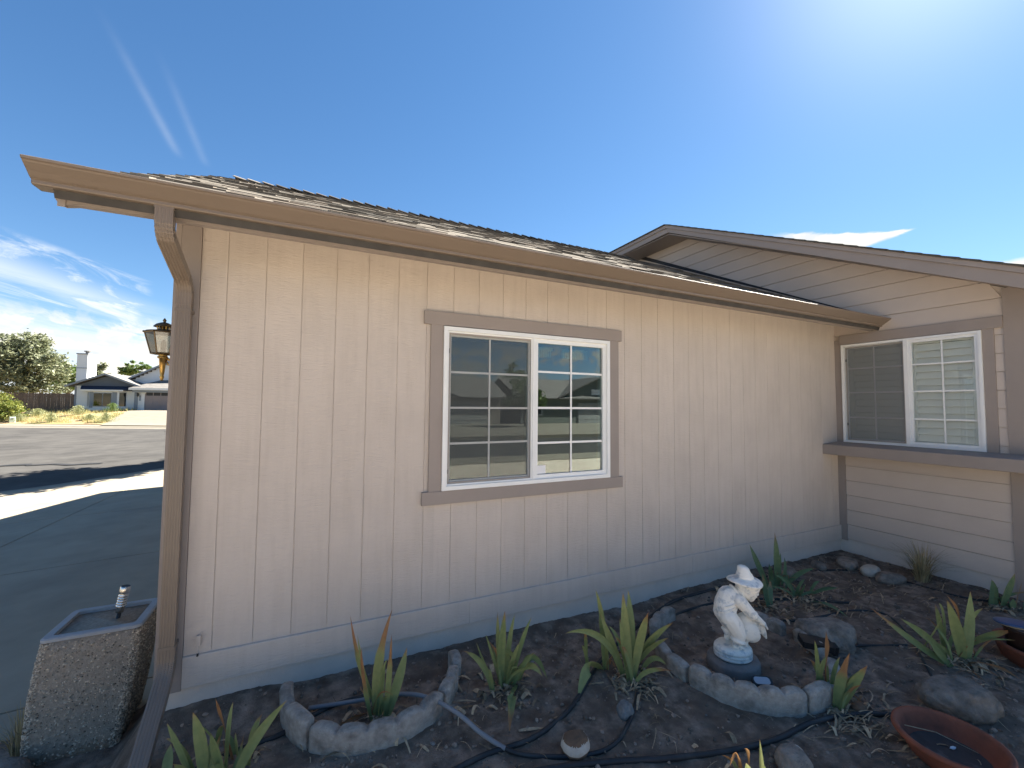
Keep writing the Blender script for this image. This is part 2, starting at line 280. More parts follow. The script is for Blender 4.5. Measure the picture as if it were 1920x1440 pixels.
# ------------------------------------------------------------------ helpers
class MB:
    """collects vertices and faces, builds ONE mesh object"""
    def __init__(s): s.v = []; s.f = []; s.m = []
    def add(s, vs, fs, mi=0):
        o = len(s.v); s.v += [tuple(v) for v in vs]; s.f += [tuple(i+o for i in f) for f in fs]; s.m += [mi]*len(fs); return s
    def box(s, x0, x1, y0, y1, z0, z1, mi=0):
        vs = [(x0,y0,z0),(x1,y0,z0),(x1,y1,z0),(x0,y1,z0),(x0,y0,z1),(x1,y0,z1),(x1,y1,z1),(x0,y1,z1)]
        return s.add(vs, [(0,3,2,1),(4,5,6,7),(0,1,5,4),(1,2,6,5),(2,3,7,6),(3,0,4,7)], mi)
    def prism(s, poly, axis, a, b, mi=0, caps=True):
        """poly: 2-D points; extruded along axis from a to b"""
        n = len(poly)
        def P(p, t): return {'x': (t, p[0], p[1]), 'y': (p[0], t, p[1]), 'z': (p[0], p[1], t)}[axis]
        vs = [P(p, a) for p in poly] + [P(p, b) for p in poly]
        fs = [(i, (i+1) % n, n+(i+1) % n, n+i) for i in range(n)]
        if caps: fs += [tuple(range(n-1, -1, -1)), tuple(range(n, 2*n))]
        return s.add(vs, fs, mi)
    def strip(s, poly, axis, a, b, mi=0):
        n = len(poly)
        def P(p, t): return {'x': (t, p[0], p[1]), 'y': (p[0], t, p[1]), 'z': (p[0], p[1], t)}[axis]
        vs = [P(p, a) for p in poly] + [P(p, b) for p in poly]
        return s.add(vs, [(i, i+1, n+i+1, n+i) for i in range(n-1)], mi)
    def lathe(s, prof, n=24, c=(0, 0, 0), mi=0, sx=1, sy=1):
        vs = []; k = len(prof)
        for i in range(n):
            a = 2*math.pi*i/n
            for r, z in prof: vs.append((c[0]+r*math.cos(a)*sx, c[1]+r*math.sin(a)*sy, c[2]+z))
        fs = []
        for i in range(n):
            j = (i+1) % n
            for q in range(k-1): fs.append((i*k+q, j*k+q, j*k+q+1, i*k+q+1))
        return s.add(vs, fs, mi)
    def tube(s, pts, r, n=8, mi=0, caps=True, rads=None):
        pts = [Vector(p) for p in pts]; m = len(pts); vs = []; up = Vector((0, 0, 1))
        for i, p in enumerate(pts):
            t = (pts[min(i+1, m-1)]-pts[max(i-1, 0)]).normalized()
            a = t.cross(up)
            if a.length < 1e-3: a = t.cross(Vector((1, 0, 0)))
            a.normalize(); b = t.cross(a); rr = rads[i] if rads else r
            for k in range(n):
                w = 2*math.pi*k/n; vs.append(p + a*rr*math.cos(w) + b*rr*math.sin(w))
        fs = [(i*n+k, i*n+(k+1) % n, (i+1)*n+(k+1) % n, (i+1)*n+k) for i in range(m-1) for k in range(n)]
        if caps: fs += [tuple(range(n-1, -1, -1)), tuple((m-1)*n+k for k in range(n))]
        return s.add(vs, fs, mi)
    def mesh(s, name, mats, smooth=False):
        me = bpy.data.meshes.new(name); me.from_pydata(s.v, [], s.f)
        for q in (mats if isinstance(mats, (list, tuple)) else [mats]): me.materials.append(MT[q] if isinstance(q, str) else q)
        me.polygons.foreach_set('material_index', s.m)
        if smooth: me.polygons.foreach_set('use_smooth', [True]*len(me.polygons))
        bm = bmesh.new(); bm.from_mesh(me); bmesh.ops.recalc_face_normals(bm, faces=bm.faces); bm.to_mesh(me); bm.free()
        me.update(); return me
    def build(s, name, mats, parent=None, smooth=False, loc=None, rot=None):
        return link(name, s.mesh(name, mats, smooth), parent, loc, rot)
def link(name, me, parent=None, loc=None, rot=None):
    o = bpy.data.objects.new(name, me); COL.objects.link(o)
    if parent: o.parent = parent
    if loc: o.location = loc
    if rot: o.rotation_euler = rot
    return o
def tag(o, label, cat, group=None, kind=None):
    o['label'] = label; o['category'] = cat
    if group: o['group'] = group
    if kind: o['kind'] = kind
    return o
def thing(name, label, cat, loc=(0, 0, 0), rz=0.0, group=None):
    o = bpy.data.objects.new(name, None); COL.objects.link(o); o.location = loc; o.rotation_euler = (0, 0, rz)
    o.empty_display_size = 0.1
    return tag(o, label, cat, group)
def part(name, parent=None):
    """an Empty that only joins sub-parts of one part"""
    o = bpy.data.objects.new(name, None); COL.objects.link(o); o.parent = parent; o.empty_display_size = 0.1; return o
def structure(o, label=None):
    o['kind'] = 'structure'
    if label: o['label'] = label
    return o
def stuff(o, label=None, cat=None):
    o['kind'] = 'stuff'
    if label: o['label'] = label
    if cat: o['category'] = cat
    return o
def smoothstep(a, b, x):
    t = max(0.0, min(1.0, (x-a)/(b-a))); return t*t*(3-2*t)
def fbm(x, y, z=0.0, o=4):
    s = 0; a = 1; t = 0
    for i in range(o):
        s += a*noise.noise((x, y, z)); t += a; x *= 2.03; y *= 2.03; z += 7.1; a *= .5
    return s/t
# ------------------------------------------------------------------ the ground
CAMX, CAMY = 0.494, -3.009
def depth(x, y): return (x-CAMX)*0.4275 + (y-CAMY)*0.9026
def gz(x, y):
    near = -0.13 - 0.05*max(0.0, min(5.0, -0.6-x))
    d = depth(x, y)
    if y < -4: near = -0.10
    z = near + (-0.02-near)*smoothstep(10, 30, d)
    if d > 31.3 and y > 5: z += 1.0*smoothstep(31.3, 40, d)
    return z
def sheet(name, xs, ys, zf, m, keep=lambda x, y: True, kind='structure', parent=None):
    mb = MB(); nx, ny = len(xs), len(ys)
    vs = [(x, y, zf(x, y)) for y in ys for x in xs]; fs = []
    for j in range(ny-1):
        for i in range(nx-1):
            if keep((xs[i]+xs[i+1])/2, (ys[j]+ys[j+1])/2): fs.append((j*nx+i, j*nx+i+1, (j+1)*nx+i+1, (j+1)*nx+i))
    used = sorted({i for f in fs for i in f}); mp = {u: k for k, u in enumerate(used)}
    mb.add([vs[u] for u in used], [tuple(mp[i] for i in f) for f in fs])
    o = mb.build(name, m, parent, smooth=True)
    if kind: o['kind'] = kind
    return o
def rng(a, b, s):
    n = max(1, int(round((b-a)/s))); return [a+(b-a)*i/n for i in range(n+1)]
big = [-1500, -900, -600, -400, -250, -160, -110] + rng(-80, 80, 8) + [110, 160, 250, 400, 600, 900, 1500]
sheet('terrain', big, big, lambda x, y: gz(x, y)-0.25, 'terrain')
def edge_y(x): return 12.0 + (x+6.0)*0.9         # where our driveway meets the street
sheet('street', rng(-70, 70, 1.0), rng(-20, 60, 1.0), lambda x, y: gz(x, y)-0.03, 'asphalt',
      lambda x, y: depth(x, y) < 33.0 and (y < -9.5 or x < -9.5 or (y > edge_y(x)-1.6 and y > 5) or (y < 1 and x < -8.5)))
# tar-sealed cracks in the street
for pts in ([(-24, 25.2), (-21.5, 24.6), (-19, 23.6), (-16.5, 22.3), (-14, 21.9)], [(-19.5, 22.2), (-17.3, 20.9), (-15.6, 19.4), (-13.2, 18.5), (-9.5, 17.6), (-6, 17.2)], [(-18, 24), (-15, 22.6), (-12, 22.2)]):
    mb = MB(); L, Rr = [], []
    pp = []
    for a, b in zip(pts, pts[1:]):
        for k in range(8):
            t = k/8; pp.append((a[0]+(b[0]-a[0])*t+random.gauss(0, .12), a[1]+(b[1]-a[1])*t+random.gauss(0, .12)))
    for i, (x, y) in enumerate(pp):
        w = 0.05+0.04*random.random(); mb.v += [(x, y-w*2.2, gz(x, y)-0.013), (x, y+w*2.2, gz(x, y)-0.013)]
    for i in range(len(pp)-1): mb.f.append((2*i, 2*i+2, 2*i+3, 2*i+1)); mb.m.append(0)
    structure(mb.build('street_crack', 'crack'))
# driveway of concrete slabs with open joints
drive = part('driveway'); structure(drive)
xs_j = [-0.30, -3.6, -6.9, -10.2]; ys_j = [0.58, 0.95, 4.3, 7.65, 99]
mb = MB()
for i in range(3):
    for j in range(4):
        xa, xb = xs_j[i+1]+.009, xs_j[i]-.009; ya, yb = ys_j[j]+.009, ys_j[j+1]-.009
        ea, eb = min(yb, edge_y(xa)), min(yb, edge_y(xb))
        if ea <= ya+.3 and eb <= ya+.3: continue
        ea = max(ea, ya+.05); eb = max(eb, ya+.05)
        sb = MB(); n = 6
        top = []
        for k in range(n+1):
            x = xa+(xb-xa)*k/n; e = ea+(eb-ea)*k/n
            for y in (ya, (ya+e)/2, e): top.append((x, y, gz(x, y)+0.02))
        nv = len(top); sb.v = top + [(x, y, z-.10) for x, y, z in top]
        for k in range(n):
            for q in range(2):
                a = k*3+q; sb.f.append((a, a+3, a+4, a+1))
            for q, rev in ((0, False), (2, True)):
                a = k*3+q; sb.f.append((a, a+nv, a+3+nv, a+3))
        for q in range(2):
            for a in (q, n*3+q): sb.f.append((a, a+1, a+1+nv, a+nv))
        sb.m = [0]*len(sb.f)
        o = sb.build('slab', 'concrete', drive)
sheet('joint_bed', rng(-10.2, -.3, .9), rng(.58, 15.8, .5), lambda x, y: gz(x, y)-.015, 'soil', lambda x, y: y < edge_y(x)-.3, None, drive)
# rounded lip where the driveway meets the street
mb = MB(); pts = [(x, edge_y(x)) for x in rng(-10.2, 2, 0.4)]
for x, y in pts:
    mb.v += [(x, y-.02, gz(x, y)+.022), (x-.16, y+.2, gz(x, y)+.012), (x-.3, y+.38, gz(x, y)-.028)]
for i in range(len(pts)-1):
    for q in range(2): mb.f.append((3*i+q, 3*i+3+q, 3*i+4+q, 3*i+1+q)); mb.m.append(0)
structure(mb.build('driveway_apron', 'kerb'))
# far kerb: a rolled concrete kerb along the far side of the street
def lat(d, l):  # point at depth d, l metres to the right of the view axis
    return (CAMX + d*0.4275 + l*0.9035, CAMY + d*0.9026 - l*0.4285)
mb = MB(); ls = rng(-70, 40, 2)
prof = ((30.2, -0.008), (30.8, 0.02), (31.0, 0.11), (31.3, 0.13), (32.5, 0.14), (32.6, 0.05))
for l in ls:
    for d, h in prof:
        x, y = lat(d, l); mb.v.append((x, y, -0.05+h))
k = len(prof)
for i in range(len(ls)-1):
    for q in range(k-1): mb.f.append((i*k+q, (i+1)*k+q, (i+1)*k+q+1, i*k+q+1)); mb.m.append(0)
structure(mb.build('far_kerb', 'kerb'))
# far front yard, dry soil
mb = MB(); ls = rng(-70, 60, 2); ds = [32.4, 33, 34, 35, 36, 37, 38, 39, 40, 42, 46, 52, 60, 75, 100]
for l in ls:
    for d in ds:
        x, y = lat(d, l); mb.v.append((x, y, gz(x, y)+0.10+0.05*noise.noise((x*.6, y*.6, 0))))
k = len(ds)
for i in range(len(ls)-1):
    for q in range(k-1): mb.f.append((i*k+q, (i+1)*k+q, (i+1)*k+q+1, i*k+q+1)); mb.m.append(0)
structure(mb.build('far_yard', 'dryyard', smooth=True))
# gravel front yard behind the photographer, street-side path and the yards opposite (mirrored in the window)
sheet('front_yard', rng(-9, 30, 1), [-9.2, -8, -7, -6, -5, -4, -3.2, -2.35], lambda x, y: 0.05+0.03*noise.noise((x*.7, y*.7, 0)), 'gravel')
structure(MB().box(-9, 30, -10.6, -9.15, -.3, .065).build('front_path', 'kerb'))
structure(MB().box(-60, 60, -21.6, -19.6, -.3, .065).build('opposite_path', 'kerb'))
sheet('opposite_yard', rng(-60, 60, 4), [-90, -60, -40, -30, -25, -21.5], lambda x, y: 0.07+0.15*smoothstep(-21.5, -28, y), 'yardgravel')
# hills behind the opposite houses
mb = MB(); na, nr = 90, 5
for i in range(na+1):
    a = R(95+170*i/na)
    for j in range(nr+1):
        rr = 520+60*j; hgt = (0.25+0.75*abs(fbm(math.sin(a)*3.1+5, math.cos(a)*3.1, 2, 5))*2.2)*72*math.sin(min(1, j/4)*math.pi/2)
        hgt *= smoothstep(0, .12, i/na)*smoothstep(1, .88, i/na)
        mb.v.append((rr*math.sin(a), rr*math.cos(a), -1+hgt))
for i in range(na):
    for j in range(nr): mb.f.append((i*(nr+1)+j, (i+1)*(nr+1)+j, (i+1)*(nr+1)+j+1, i*(nr+1)+j+1)); mb.m.append(0)
structure(mb.build('hills', 'hill', smooth=True))

# garden bed
def soil0(x, y):
    z = 0.115 + 0.03*noise.noise((x*.55+3, y*.8, 0)) + 0.012*noise.noise((x*2.3, y*2.3, 5))
    z += 0.06*smoothstep(-0.30, -0.02, y)*(0.55+0.8*noise.noise((x*1.7, 1.5, 0)))
    z += 0.03*smoothstep(6.0, 6.4, x)
    # low around the drain end, the strip by the planter
    z += (-0.125-z)*smoothstep(-0.24, -0.50, x)*smoothstep(-0.85, -0.25, y)
    z += (-0.13-z)*smoothstep(-0.40, -0.8, x)
    # hollow inside the statue ring
    d = math.hypot(x-3.29, y+0.9); z -= 0.025*smoothstep(0.5, 0.35, d)
    return z
def soil(x, y):
    return soil0(x, y) + 0.020*fbm(x*7, y*7, 1, 3) + 0.016*abs(fbm(x*19, y*19, 3, 3)) + .004*noise.noise((x*60, y*60, 2))
sheet('garden_bed', rng(-1.7, 6.6, 0.022), rng(-2.75, 0.60, 0.022), soil, 'soil', lambda x, y: y < 0.06 or x < -0.24)
sheet('garden_bed_edge', rng(-1.7, 6.6, 0.3)+rng(6.9, 9, .3), [-3.4, -3.1, -2.74], lambda x, y: soil0(min(x, 6.5), y)-0.02*(y < -3), 'soil')

# ------------------------------------------------------------------ the house
house = thing('house', 'beige single-storey house with grooved vertical siding, brown trim and shingled roof', 'house')
def hp(name, mb, m, parent=None, smooth=False):
    return mb.build(name, m, parent or house, smooth)
# front wall: vertical boards with open grooves
wall = hp('wall', MB().box(-0.225, 1.36, 0.0, 0.13, 0.31, 2.97).box(2.84, W+.1, 0.0, 0.13, 0.31, 2.97)
          .box(1.36, 2.84, 0.0, 0.13, 0.31, 1.28).box(1.36, 2.84, 0.0, 0.13, 2.45, 2.97), 'siding')
for v in range(len(wall.data.vertices)):
    if abs(wall.data.vertices[v].co.y) < 1e-6: wall.data.vertices[v].co.y = -.0115 if wall.data.vertices[v].co.z > .3 else 0

G = 0.2032
edges = [-0.131] + [G*i for i in range(32)] + [W-0.002]
HX0, HX1, HZ0, HZ1 = 1.30, 2.90, 1.225, 2.515
def board_prism(mb, xa, xb, za, zb, ga, gb):
    t = 0.016; c = 0.0018
    a = xa+(0.0013 if ga else 0); b = xb-(0.0013 if gb else 0)
    poly = [(a, 0), (a, -t+c if ga else -t), (a+(c if ga else 0), -t), (b-(c if gb else 0), -t), (b, -t+c if gb else -t), (b, 0)]
    cl = []
    for p in poly:
        if not cl or (abs(p[0]-cl[-1][0])+abs(p[1]-cl[-1][1])) > 1e-6: cl.append(p)
    mb.prism(cl, 'z', za, zb)
for i in range(len(edges)-1):
    a, b = edges[i], edges[i+1]; mb = MB(); Z0, Z1 = 0.44, 2.965
    if b <= HX0 or a >= HX1: board_prism(mb, a, b, Z0, Z1, i > 0, i < 32)
    else:
        l, r = max(a, HX0), min(b, HX1)
        if a < HX0: board_prism(mb, a, HX0, Z0, Z1, True, False); hp('siding_board', mb, 'siding', wall)
        if b > HX1: board_prism(mb, HX1, b, Z0, Z1, False, True); hp('siding_board', mb, 'siding', wall)
        m2 = MB(); board_prism(m2, l, r, HZ1, Z1, a >= HX0, b <= HX1); hp('siding_board', m2, 'siding', wall)
        mb = MB(); board_prism(mb, l, r, Z0, HZ0, a >= HX0, b <= HX1)
    hp('siding_board', mb, 'siding', wall)
for a, b in ((-0.131, 1.575), (1.577, 3.857), (3.859, W-.002)):
    hp('skirt_board', MB().prism([(0, .283), (-.034, .283), (-.034, .448), (-.030, .452), (0, .452)], 'x', a, b), 'siding', wall)
hp('corner_board', MB().box(-0.2285, -0.133, -0.030, -0.001, 0.27, 2.93), 'trim', wall)
hp('corner_board', MB().box(-0.2575, -0.2300, -0.029, 0.10, 0.27, 2.96), 'trim', wall)
# painted concrete stem wall, chipped along the soil line
mb = MB(); xs = rng(-0.255, W, 0.04); zs = [-0.25, -.1, 0.02, 0.08, 0.12, 0.16, 0.2, 0.24, 0.284]
for x in xs:
    for z in zs:
        n = fbm(x*5, z*9, 4, 4); y = -0.010 - (0.010*max(0, n-.12)*smoothstep(.26, .1, z)) + .003*noise.noise((x*3, z*5, 0))
        if z > .28: y = -0.012
        mb.v.append((x, y, z))
k = len(zs)
for i in range(len(xs)-1):
    for q in range(k-1): mb.f.append((i*k+q, (i+1)*k+q, (i+1)*k+q+1, i*k+q+1)); mb.m.append(0)
found = hp('foundation', mb, 'found', smooth=True)
hp('footing', MB().box(-0.256, W, 0.0, 0.2, -.3, .249).box(-.240, -.12, .2, 10.8, -.35, .249), 'found', found)
# garage front (left wall), rear rooms and a closed back so that no light leaks through
hp('garage_wall', MB().box(-0.245, -0.12, 0.131, 10.8, 0.25, 2.93).box(-.12, W, 10.65, 10.8, -.2, 2.93)
   .prism([(0.0, 2.93), (5.8, 2.93), (2.9, 4.37)], 'x', -0.240, -0.13), 'siding')
# roof
E0 = -0.535
def rz(y): return 3.165 + SLOPE*y
YR = 2.9; ZR = rz(YR)
roof = hp('roof', MB().prism([(E0+.02, rz(E0+.02)-.012), (YR, ZR-.012), (6.35, ZR-.012-SLOPE*3.45), (6.35, ZR-.13-SLOPE*3.45), (YR, ZR-.13), (E0+.06, rz(E0+.06)-.13)], 'x', -0.585, W+.3)
           .prism([(5.9, 2.96), (11.2, 2.96), (11.2, 3.05), (8.6, 3.95), (5.9, 3.05)], 'x', -.6, W+3), 'roofdeck')
sl = math.hypot(1, SLOPE); ey, ez = 1/sl, SLOPE/sl; nyv, nzv = -SLOPE/sl, 1/sl
def roofpt(x, s, n):   # s: metres up the slope from the eave, n: metres above the deck
    return (x, E0 + s*ey + n*nyv, rz(E0) - 0.012 + s*ez + n*nzv)
SL_LEN = (YR-E0)*sl
EXPO = 0.143
tabs = []
rs = random.Random(11)
nc = int(SL_LEN/EXPO)+1
for c in range(nc):
    x = -0.61 + rs.uniform(0, .02); first = True
    off = rs.uniform(-.25, 0)
    while x < W - .02:
        w = rs.choice((.12, .17, .22, .28, .35)) * rs.uniform(.85, 1.15)
        if first: w = max(.1, w+off); first = False
        x2 = min(x+w, W-.012)
        if W-.012-x2 < .05: x2 = W-.012
        s0 = c*EXPO + rs.choice((0, 0, -.004, .004)); s1 = min(s0+EXPO+.05, SL_LEN-.01)
        t = rs.choice((.002, .003, .006, .009, .011))
        tabs.append((x, x2-.002, s0, s1, t, rs.randrange(5))); x = x2
cv = Vector((CAMX, CAMY, 1.889))
tabs.sort(key=lambda q: (Vector(roofpt((q[0]+q[1])/2, q[2], 0))-cv).length - 1.2*(q[1]-q[0]))
def tab_into(mb, q, mi=0):
    x0, x1, s0, s1, t, c = q
    P = roofpt; lo, hi = .002, .0010
    vs = [P(x0, s0, -.004), P(x1, s0, -.004), P(x1, s1, -.004), P(x0, s1, -.004), P(x0, s0, lo+t), P(x1, s0, lo+t), P(x1, s1, hi), P(x0, s1, hi)]
    mb.add(vs, [(0,3,2,1),(4,5,6,7),(0,1,5,4),(1,2,6,5),(2,3,7,6),(3,0,4,7)], mi)
SH = ['shingle%d' % i for i in range(5)]
for q in tabs[:255]:
    mb = MB(); tab_into(mb, q); hp('shingle', mb, SH[q[5]], roof)
mb = MB()
for q in tabs[255:]: tab_into(mb, q, q[5])
stuff(hp('shingle_field', mb, SH, roof))
for i in range(46):
    x = -0.46 + i*0.150
    if x > W-.75: break
    mb = MB(); a, b = x+rs.uniform(-.006, .006), x+.30
    ta, tb = .036+rs.uniform(-.002, .004), -.012
    vs = []
    for xx, t in ((a, ta), (b, tb)):
        for dy, dz in ((-.13, -.13*SLOPE), (0, 0), (.13, -.13*SLOPE)):
            vs += [(xx, YR+dy, ZR+dz+t), (xx, YR+dy, ZR+dz+t-.011)]
    mb.add(vs, [(0,6,8,2),(2,8,10,4),(1,3,9,7),(3,5,11,9),(0,2,3,1),(2,4,5,3),(6,7,9,8),(8,9,11,10),(0,1,7,6),(4,10,11,5)])
    hp('ridge_cap', mb, SH[rs.randrange(5)], roof)
hp('rake_board', MB().prism([(E0+.1, rz(E0+.1)-.03), (YR, ZR-.03), (6.3, ZR-.03-SLOPE*3.4), (6.3, ZR-.2-SLOPE*3.4), (YR, ZR-.2), (E0+.1, rz(E0+.1)-.17)], 'x', -0.592, -0.565), 'trim', roof)
hp('step_flashing', MB().prism([(E0+.05, rz(E0+.05)+.012), (4.2, rz(4.2)+.012), (4.2, rz(4.2)+.10), (E0+.05, rz(E0+.05)+.02)], 'x', W-.03, W-.018), 'metal_black', roof)
# fascia with its rounded tail, soffit, gutter
fascia = hp('fascia', MB().prism([(-.602, 2.94), (-.602, 2.812), (-.592, 2.798), (-.575, 2.790), (-.55, 2.795), (-.53, 2.800), (W-.03, 2.800), (W-.03, 2.94)], 'y', -.430, -.392), 'trim')
hp('soffit', MB().box(-.57, W-.03, -.391, -.031, 2.945, 2.955), 'trim')
gp = [(-.4325, 2.925), (-.4325, 2.836), (-.500, 2.834), (-.509, 2.836), (-.512, 2.840), (-.512, 2.853), (-.516, 2.8555), (-.522, 2.857), (-.530, 2.862), (-.548, 2.876), (-.566, 2.889), (-.580, 2.899), (-.586, 2.905), (-.595, 2.908), (-.597, 2.918), (-.592, 2.921), (-.584, 2.918), (-.578, 2.906), (-.562, 2.893), (-.540, 2.876), (-.525, 2.864), (-.506, 2.860), (-.5, 2.842), (-.4385, 2.842), (-.4385, 2.925)]
gut = hp('gutter', MB().prism(gp, 'x', -.645, W-.012, caps=False), 'gutter')
hp('end_cap', MB().prism(gp[:15]+[(-.4385, 2.925)], 'x', -.6465, -.644), 'gutter', gut)
hp('end_cap', MB().prism(gp[:15]+[(-.4385, 2.925)], 'x', W-.0125, W-.010), 'gutter', gut)
# downspout: fluted rectangular pipe with crimped elbows
def fluted(hw, hd):
    pts = []
    for i in range(17):
        x = -hw + 2*hw*i/16; pts.append((x, -hd - (0.0022 if (i % 3) in (1, 2) and 0 < i < 16 else 0)))
    for i in range(5): pts.append((hw, -hd + 2*hd*(i+1)/6))
    for i in range(9): pts.append((hw-2*hw*i/8, hd))
    for i in range(5): pts.append((-hw, hd-2*hd*(i+1)/6))
    return pts
def sweep(path, hw, hd, xc, crimp=()):
    mb = MB(); P = []
    for i in range(len(path)-1):
        a, b = path[i], path[i+1]
        crimped = i in crimp; n = 5 if crimped else 1
        for k in range(n): P.append((a[0]+(b[0]-a[0])*k/n, a[1]+(b[1]-a[1])*k/n, crimped and k % 2 == 1))
    P.append((*path[-1], False)); m = len(P); prof = fluted(hw, hd); n = len(prof)
    for i, (y, z, cr) in enumerate(P):
        a, b = P[max(i-1, 0)], P[min(i+1, m-1)]
        ty, tz = b[0]-a[0], b[1]-a[1]; l = math.hypot(ty, tz); ty, tz = ty/l, tz/l
        for px, pn in prof:
            g = 0.955 if cr else 1.0
            # outward normal of the front face
            mb.v.append((xc+px*g, y + pn*g*(-tz), z + pn*g*ty))
    for i in range(m-1):
        for k in range(n): mb.f.append((i*n+k, i*n+(k+1) % n, (i+1)*n+(k+1) % n, (i+1)*n+k)); mb.m.append(0)
    mb.f += [tuple(range(n)), tuple((m-1)*n+k for k in range(n))]; mb.m += [0, 0]
    return mb
def arc(c0, c1, c2, n=5):
    return [((1-t)**2*c0[0]+2*t*(1-t)*c1[0]+t*t*c2[0], (1-t)**2*c0[1]+2*t*(1-t)*c1[1]+t*t*c2[1]) for t in [i/n for i in range(n+1)]]
XD = -0.1885
pA = [(-.478, 2.835)] + arc((-.478, 2.775), (-.478, 2.712), (-.425, 2.690), 6) + arc((-.185, 2.600), (-.085, 2.570), (-.085, 2.49), 7) + [(-.085, 2.44)]
down = hp('downspout', sweep(pA, .0362, .025, XD, crimp=(2, 3, 4, 5, 9, 10, 11, 12, 13)), 'gutter')
hp('pipe', sweep([(-.085, 2.455), (-.085, .52)], .0345, .0225, XD), 'gutter', down)
pB = [(-.085, .56)] + arc((-.085, .50), (-.085, .43), (-.15, .385), 6) + [(-.60, .095)]
hp('elbow', sweep(pB, .038, .0255, XD, crimp=(2, 3, 4, 5)), 'gutter', down)
for z in (2.40, .545): hp('strap', MB().box(XD-.037, XD+.037, -.1125, -.03, z, z+.018), 'gutter', down)
hp('outlet', MB().box(XD-.039, XD+.039, -.506, -.45, 2.826, 2.836), 'gutter', down)

# -------------------------------------------- main window
win = part('window', house)
for n, b in (('head_trim', (1.199, 2.997, -.040, -.0165, 2.474, 2.571)), ('sill_trim', (1.203, 3.001, -.042, -.0165, 1.170, 1.263)),
             ('side_trim', (1.250, 1.343, -.036, -.0165, 1.2632, 2.4738)), ('side_trim', (2.858, 2.963, -.036, -.0165, 1.2632, 2.4738))):
    hp(n, MB().box(*b), 'trim', win)
def frame(mb, x0, x1, z0, z1, w, y0, y1):
    return mb.box(x0, x1, y0, y1, z0, z0+w).box(x0, x1, y0, y1, z1-w, z1).box(x0, x0+w, y0, y1, z0+w, z1-w).box(x1-w, x1, y0, y1, z0+w, z1-w)
fr = MB(); frame(fr, 1.344, 2.857, 1.2665, 2.4665, .030, -.050, .09); fr.box(2.086, 2.104, -.046, .09, 1.297, 2.436)
hp('frame', fr, 'vinyl', win)
lip = MB(); frame(lip, 1.374, 2.086, 1.297, 2.436, .012, -.036, .07); hp('track', lip, 'vinyl', win)
sc = MB(); frame(sc, 1.386, 2.086, 1.309, 2.424, .013, -.026, -.016); hp('screen_frame', sc, 'frame_dark', win)
hp('screen', MB().add([(1.398, -.020, 1.32), (2.074, -.020, 1.32), (2.074, -.020, 2.412), (1.398, -.020, 2.412)], [(0, 1, 2, 3)]), 'screen', win)
hp('latch', MB().box(1.378, 1.392, -.034, -.027, 2.27, 2.305), 'black', win)
hp('latch', MB().box(1.378, 1.392, -.034, -.027, 1.385, 1.415), 'black', win)
sash = MB(); frame(sash, 1.388, 2.085, 1.311, 2.422, .022, -.012, .03); hp('sash', sash, 'vinyl', win)
sash = MB(); frame(sash, 2.105, 2.827, 1.297, 2.436, .034, -.032, .03); hp('sash', sash, 'vinyl', win)
hp('pane', MB().box(1.410, 2.063, .004, .008, 1.333, 2.400), 'glass', win)
hp('pane', MB().box(2.139, 2.793, -.012, -.008, 1.331, 2.402), 'glass', win)
mb = MB()
for z in (1.600, 1.866, 2.133): mb.box(1.411, 2.062, .001, .0035, z-.0075, z+.0075)
mb.box(1.719, 1.733, -.0005, .0005, 1.334, 2.399); hp('muntin_grid', mb, 'vinyl', win)
mb = MB()
for z in (1.583, 1.869, 2.166): mb.box(2.140, 2.792, -.0150, -.0125, z-.0085, z+.0085)
mb.box(2.461, 2.477, -.0172, -.0152, 1.332, 2.401); hp('muntin_grid', mb, 'vinyl', win)
hp('sticker', MB().box(2.141, 2.222, -.0180, -.0174, 1.335, 1.402), 'paper', win)
room = hp('room', MB().box(.7, 3.5, 2.6, 2.65, .8, 2.8).box(.65, .7, .131, 2.65, .8, 2.8).box(3.5, 3.55, .131, 2.65, .8, 2.8).box(.65, 3.55, .131, 2.65, .75, .8).box(.65, 3.55, .131, 2.65, 2.8, 2.85), 'room')
mb = MB()
for xa, xb in ((2.17, 2.40), (2.49, 2.78)):
    mb.box(xa, xb, .17, .175, 2.375, 2.40)
    for k in range(int((xb-xa)/.018)): mb.box(xa+k*.018, xa+k*.018+.010, .168, .172, 2.31, 2.375)
hp('window_blind', mb, 'vinyl')

# -------------------------------------------- wing (wall faces the driveway side)
ww = hp('wing_wall', MB().box(W+.001, W+.12, -1.58, -1.30, -.2, 3.0).box(W+.001, W+.12, -.085, .5, -.2, 3.0).box(W+.001, W+.12, -1.30, -.085, -.2, 1.48).box(W+.001, W+.12, -1.30, -.085, 2.66, 3.0)
        .prism([(-1.58, 3.0), (6.0, 3.0), (6.0, 4.88), (2.3, 4.88)], 'x', W+.001, W+.12), 'found')
def ztop(y): return min(3.766+.49*y, 4.895)
def lap(y0, y1, z0, z1, clip=False):
    mb = MB(); xb, xt = W-.019, W-.013; z0 += .003; z1 -= .003
    ya = y0 if not clip else max(y0, (z0-3.80)/.49)
    yb = y0 if not clip else max(y0, (z1-3.80)/.49)
    mb.add([(xb, ya, z0), (xb, y1, z0), (xt, y1, z1), (xt, yb, z1), (W, ya, z0), (W, y1, z0), (W, y1, z1), (W, yb, z1)],
           [(0,1,2,3),(4,7,6,5),(0,4,5,1),(3,2,6,7),(0,3,7,4),(1,5,6,2)])
    hp('lap_board', mb, 'lap', ww)
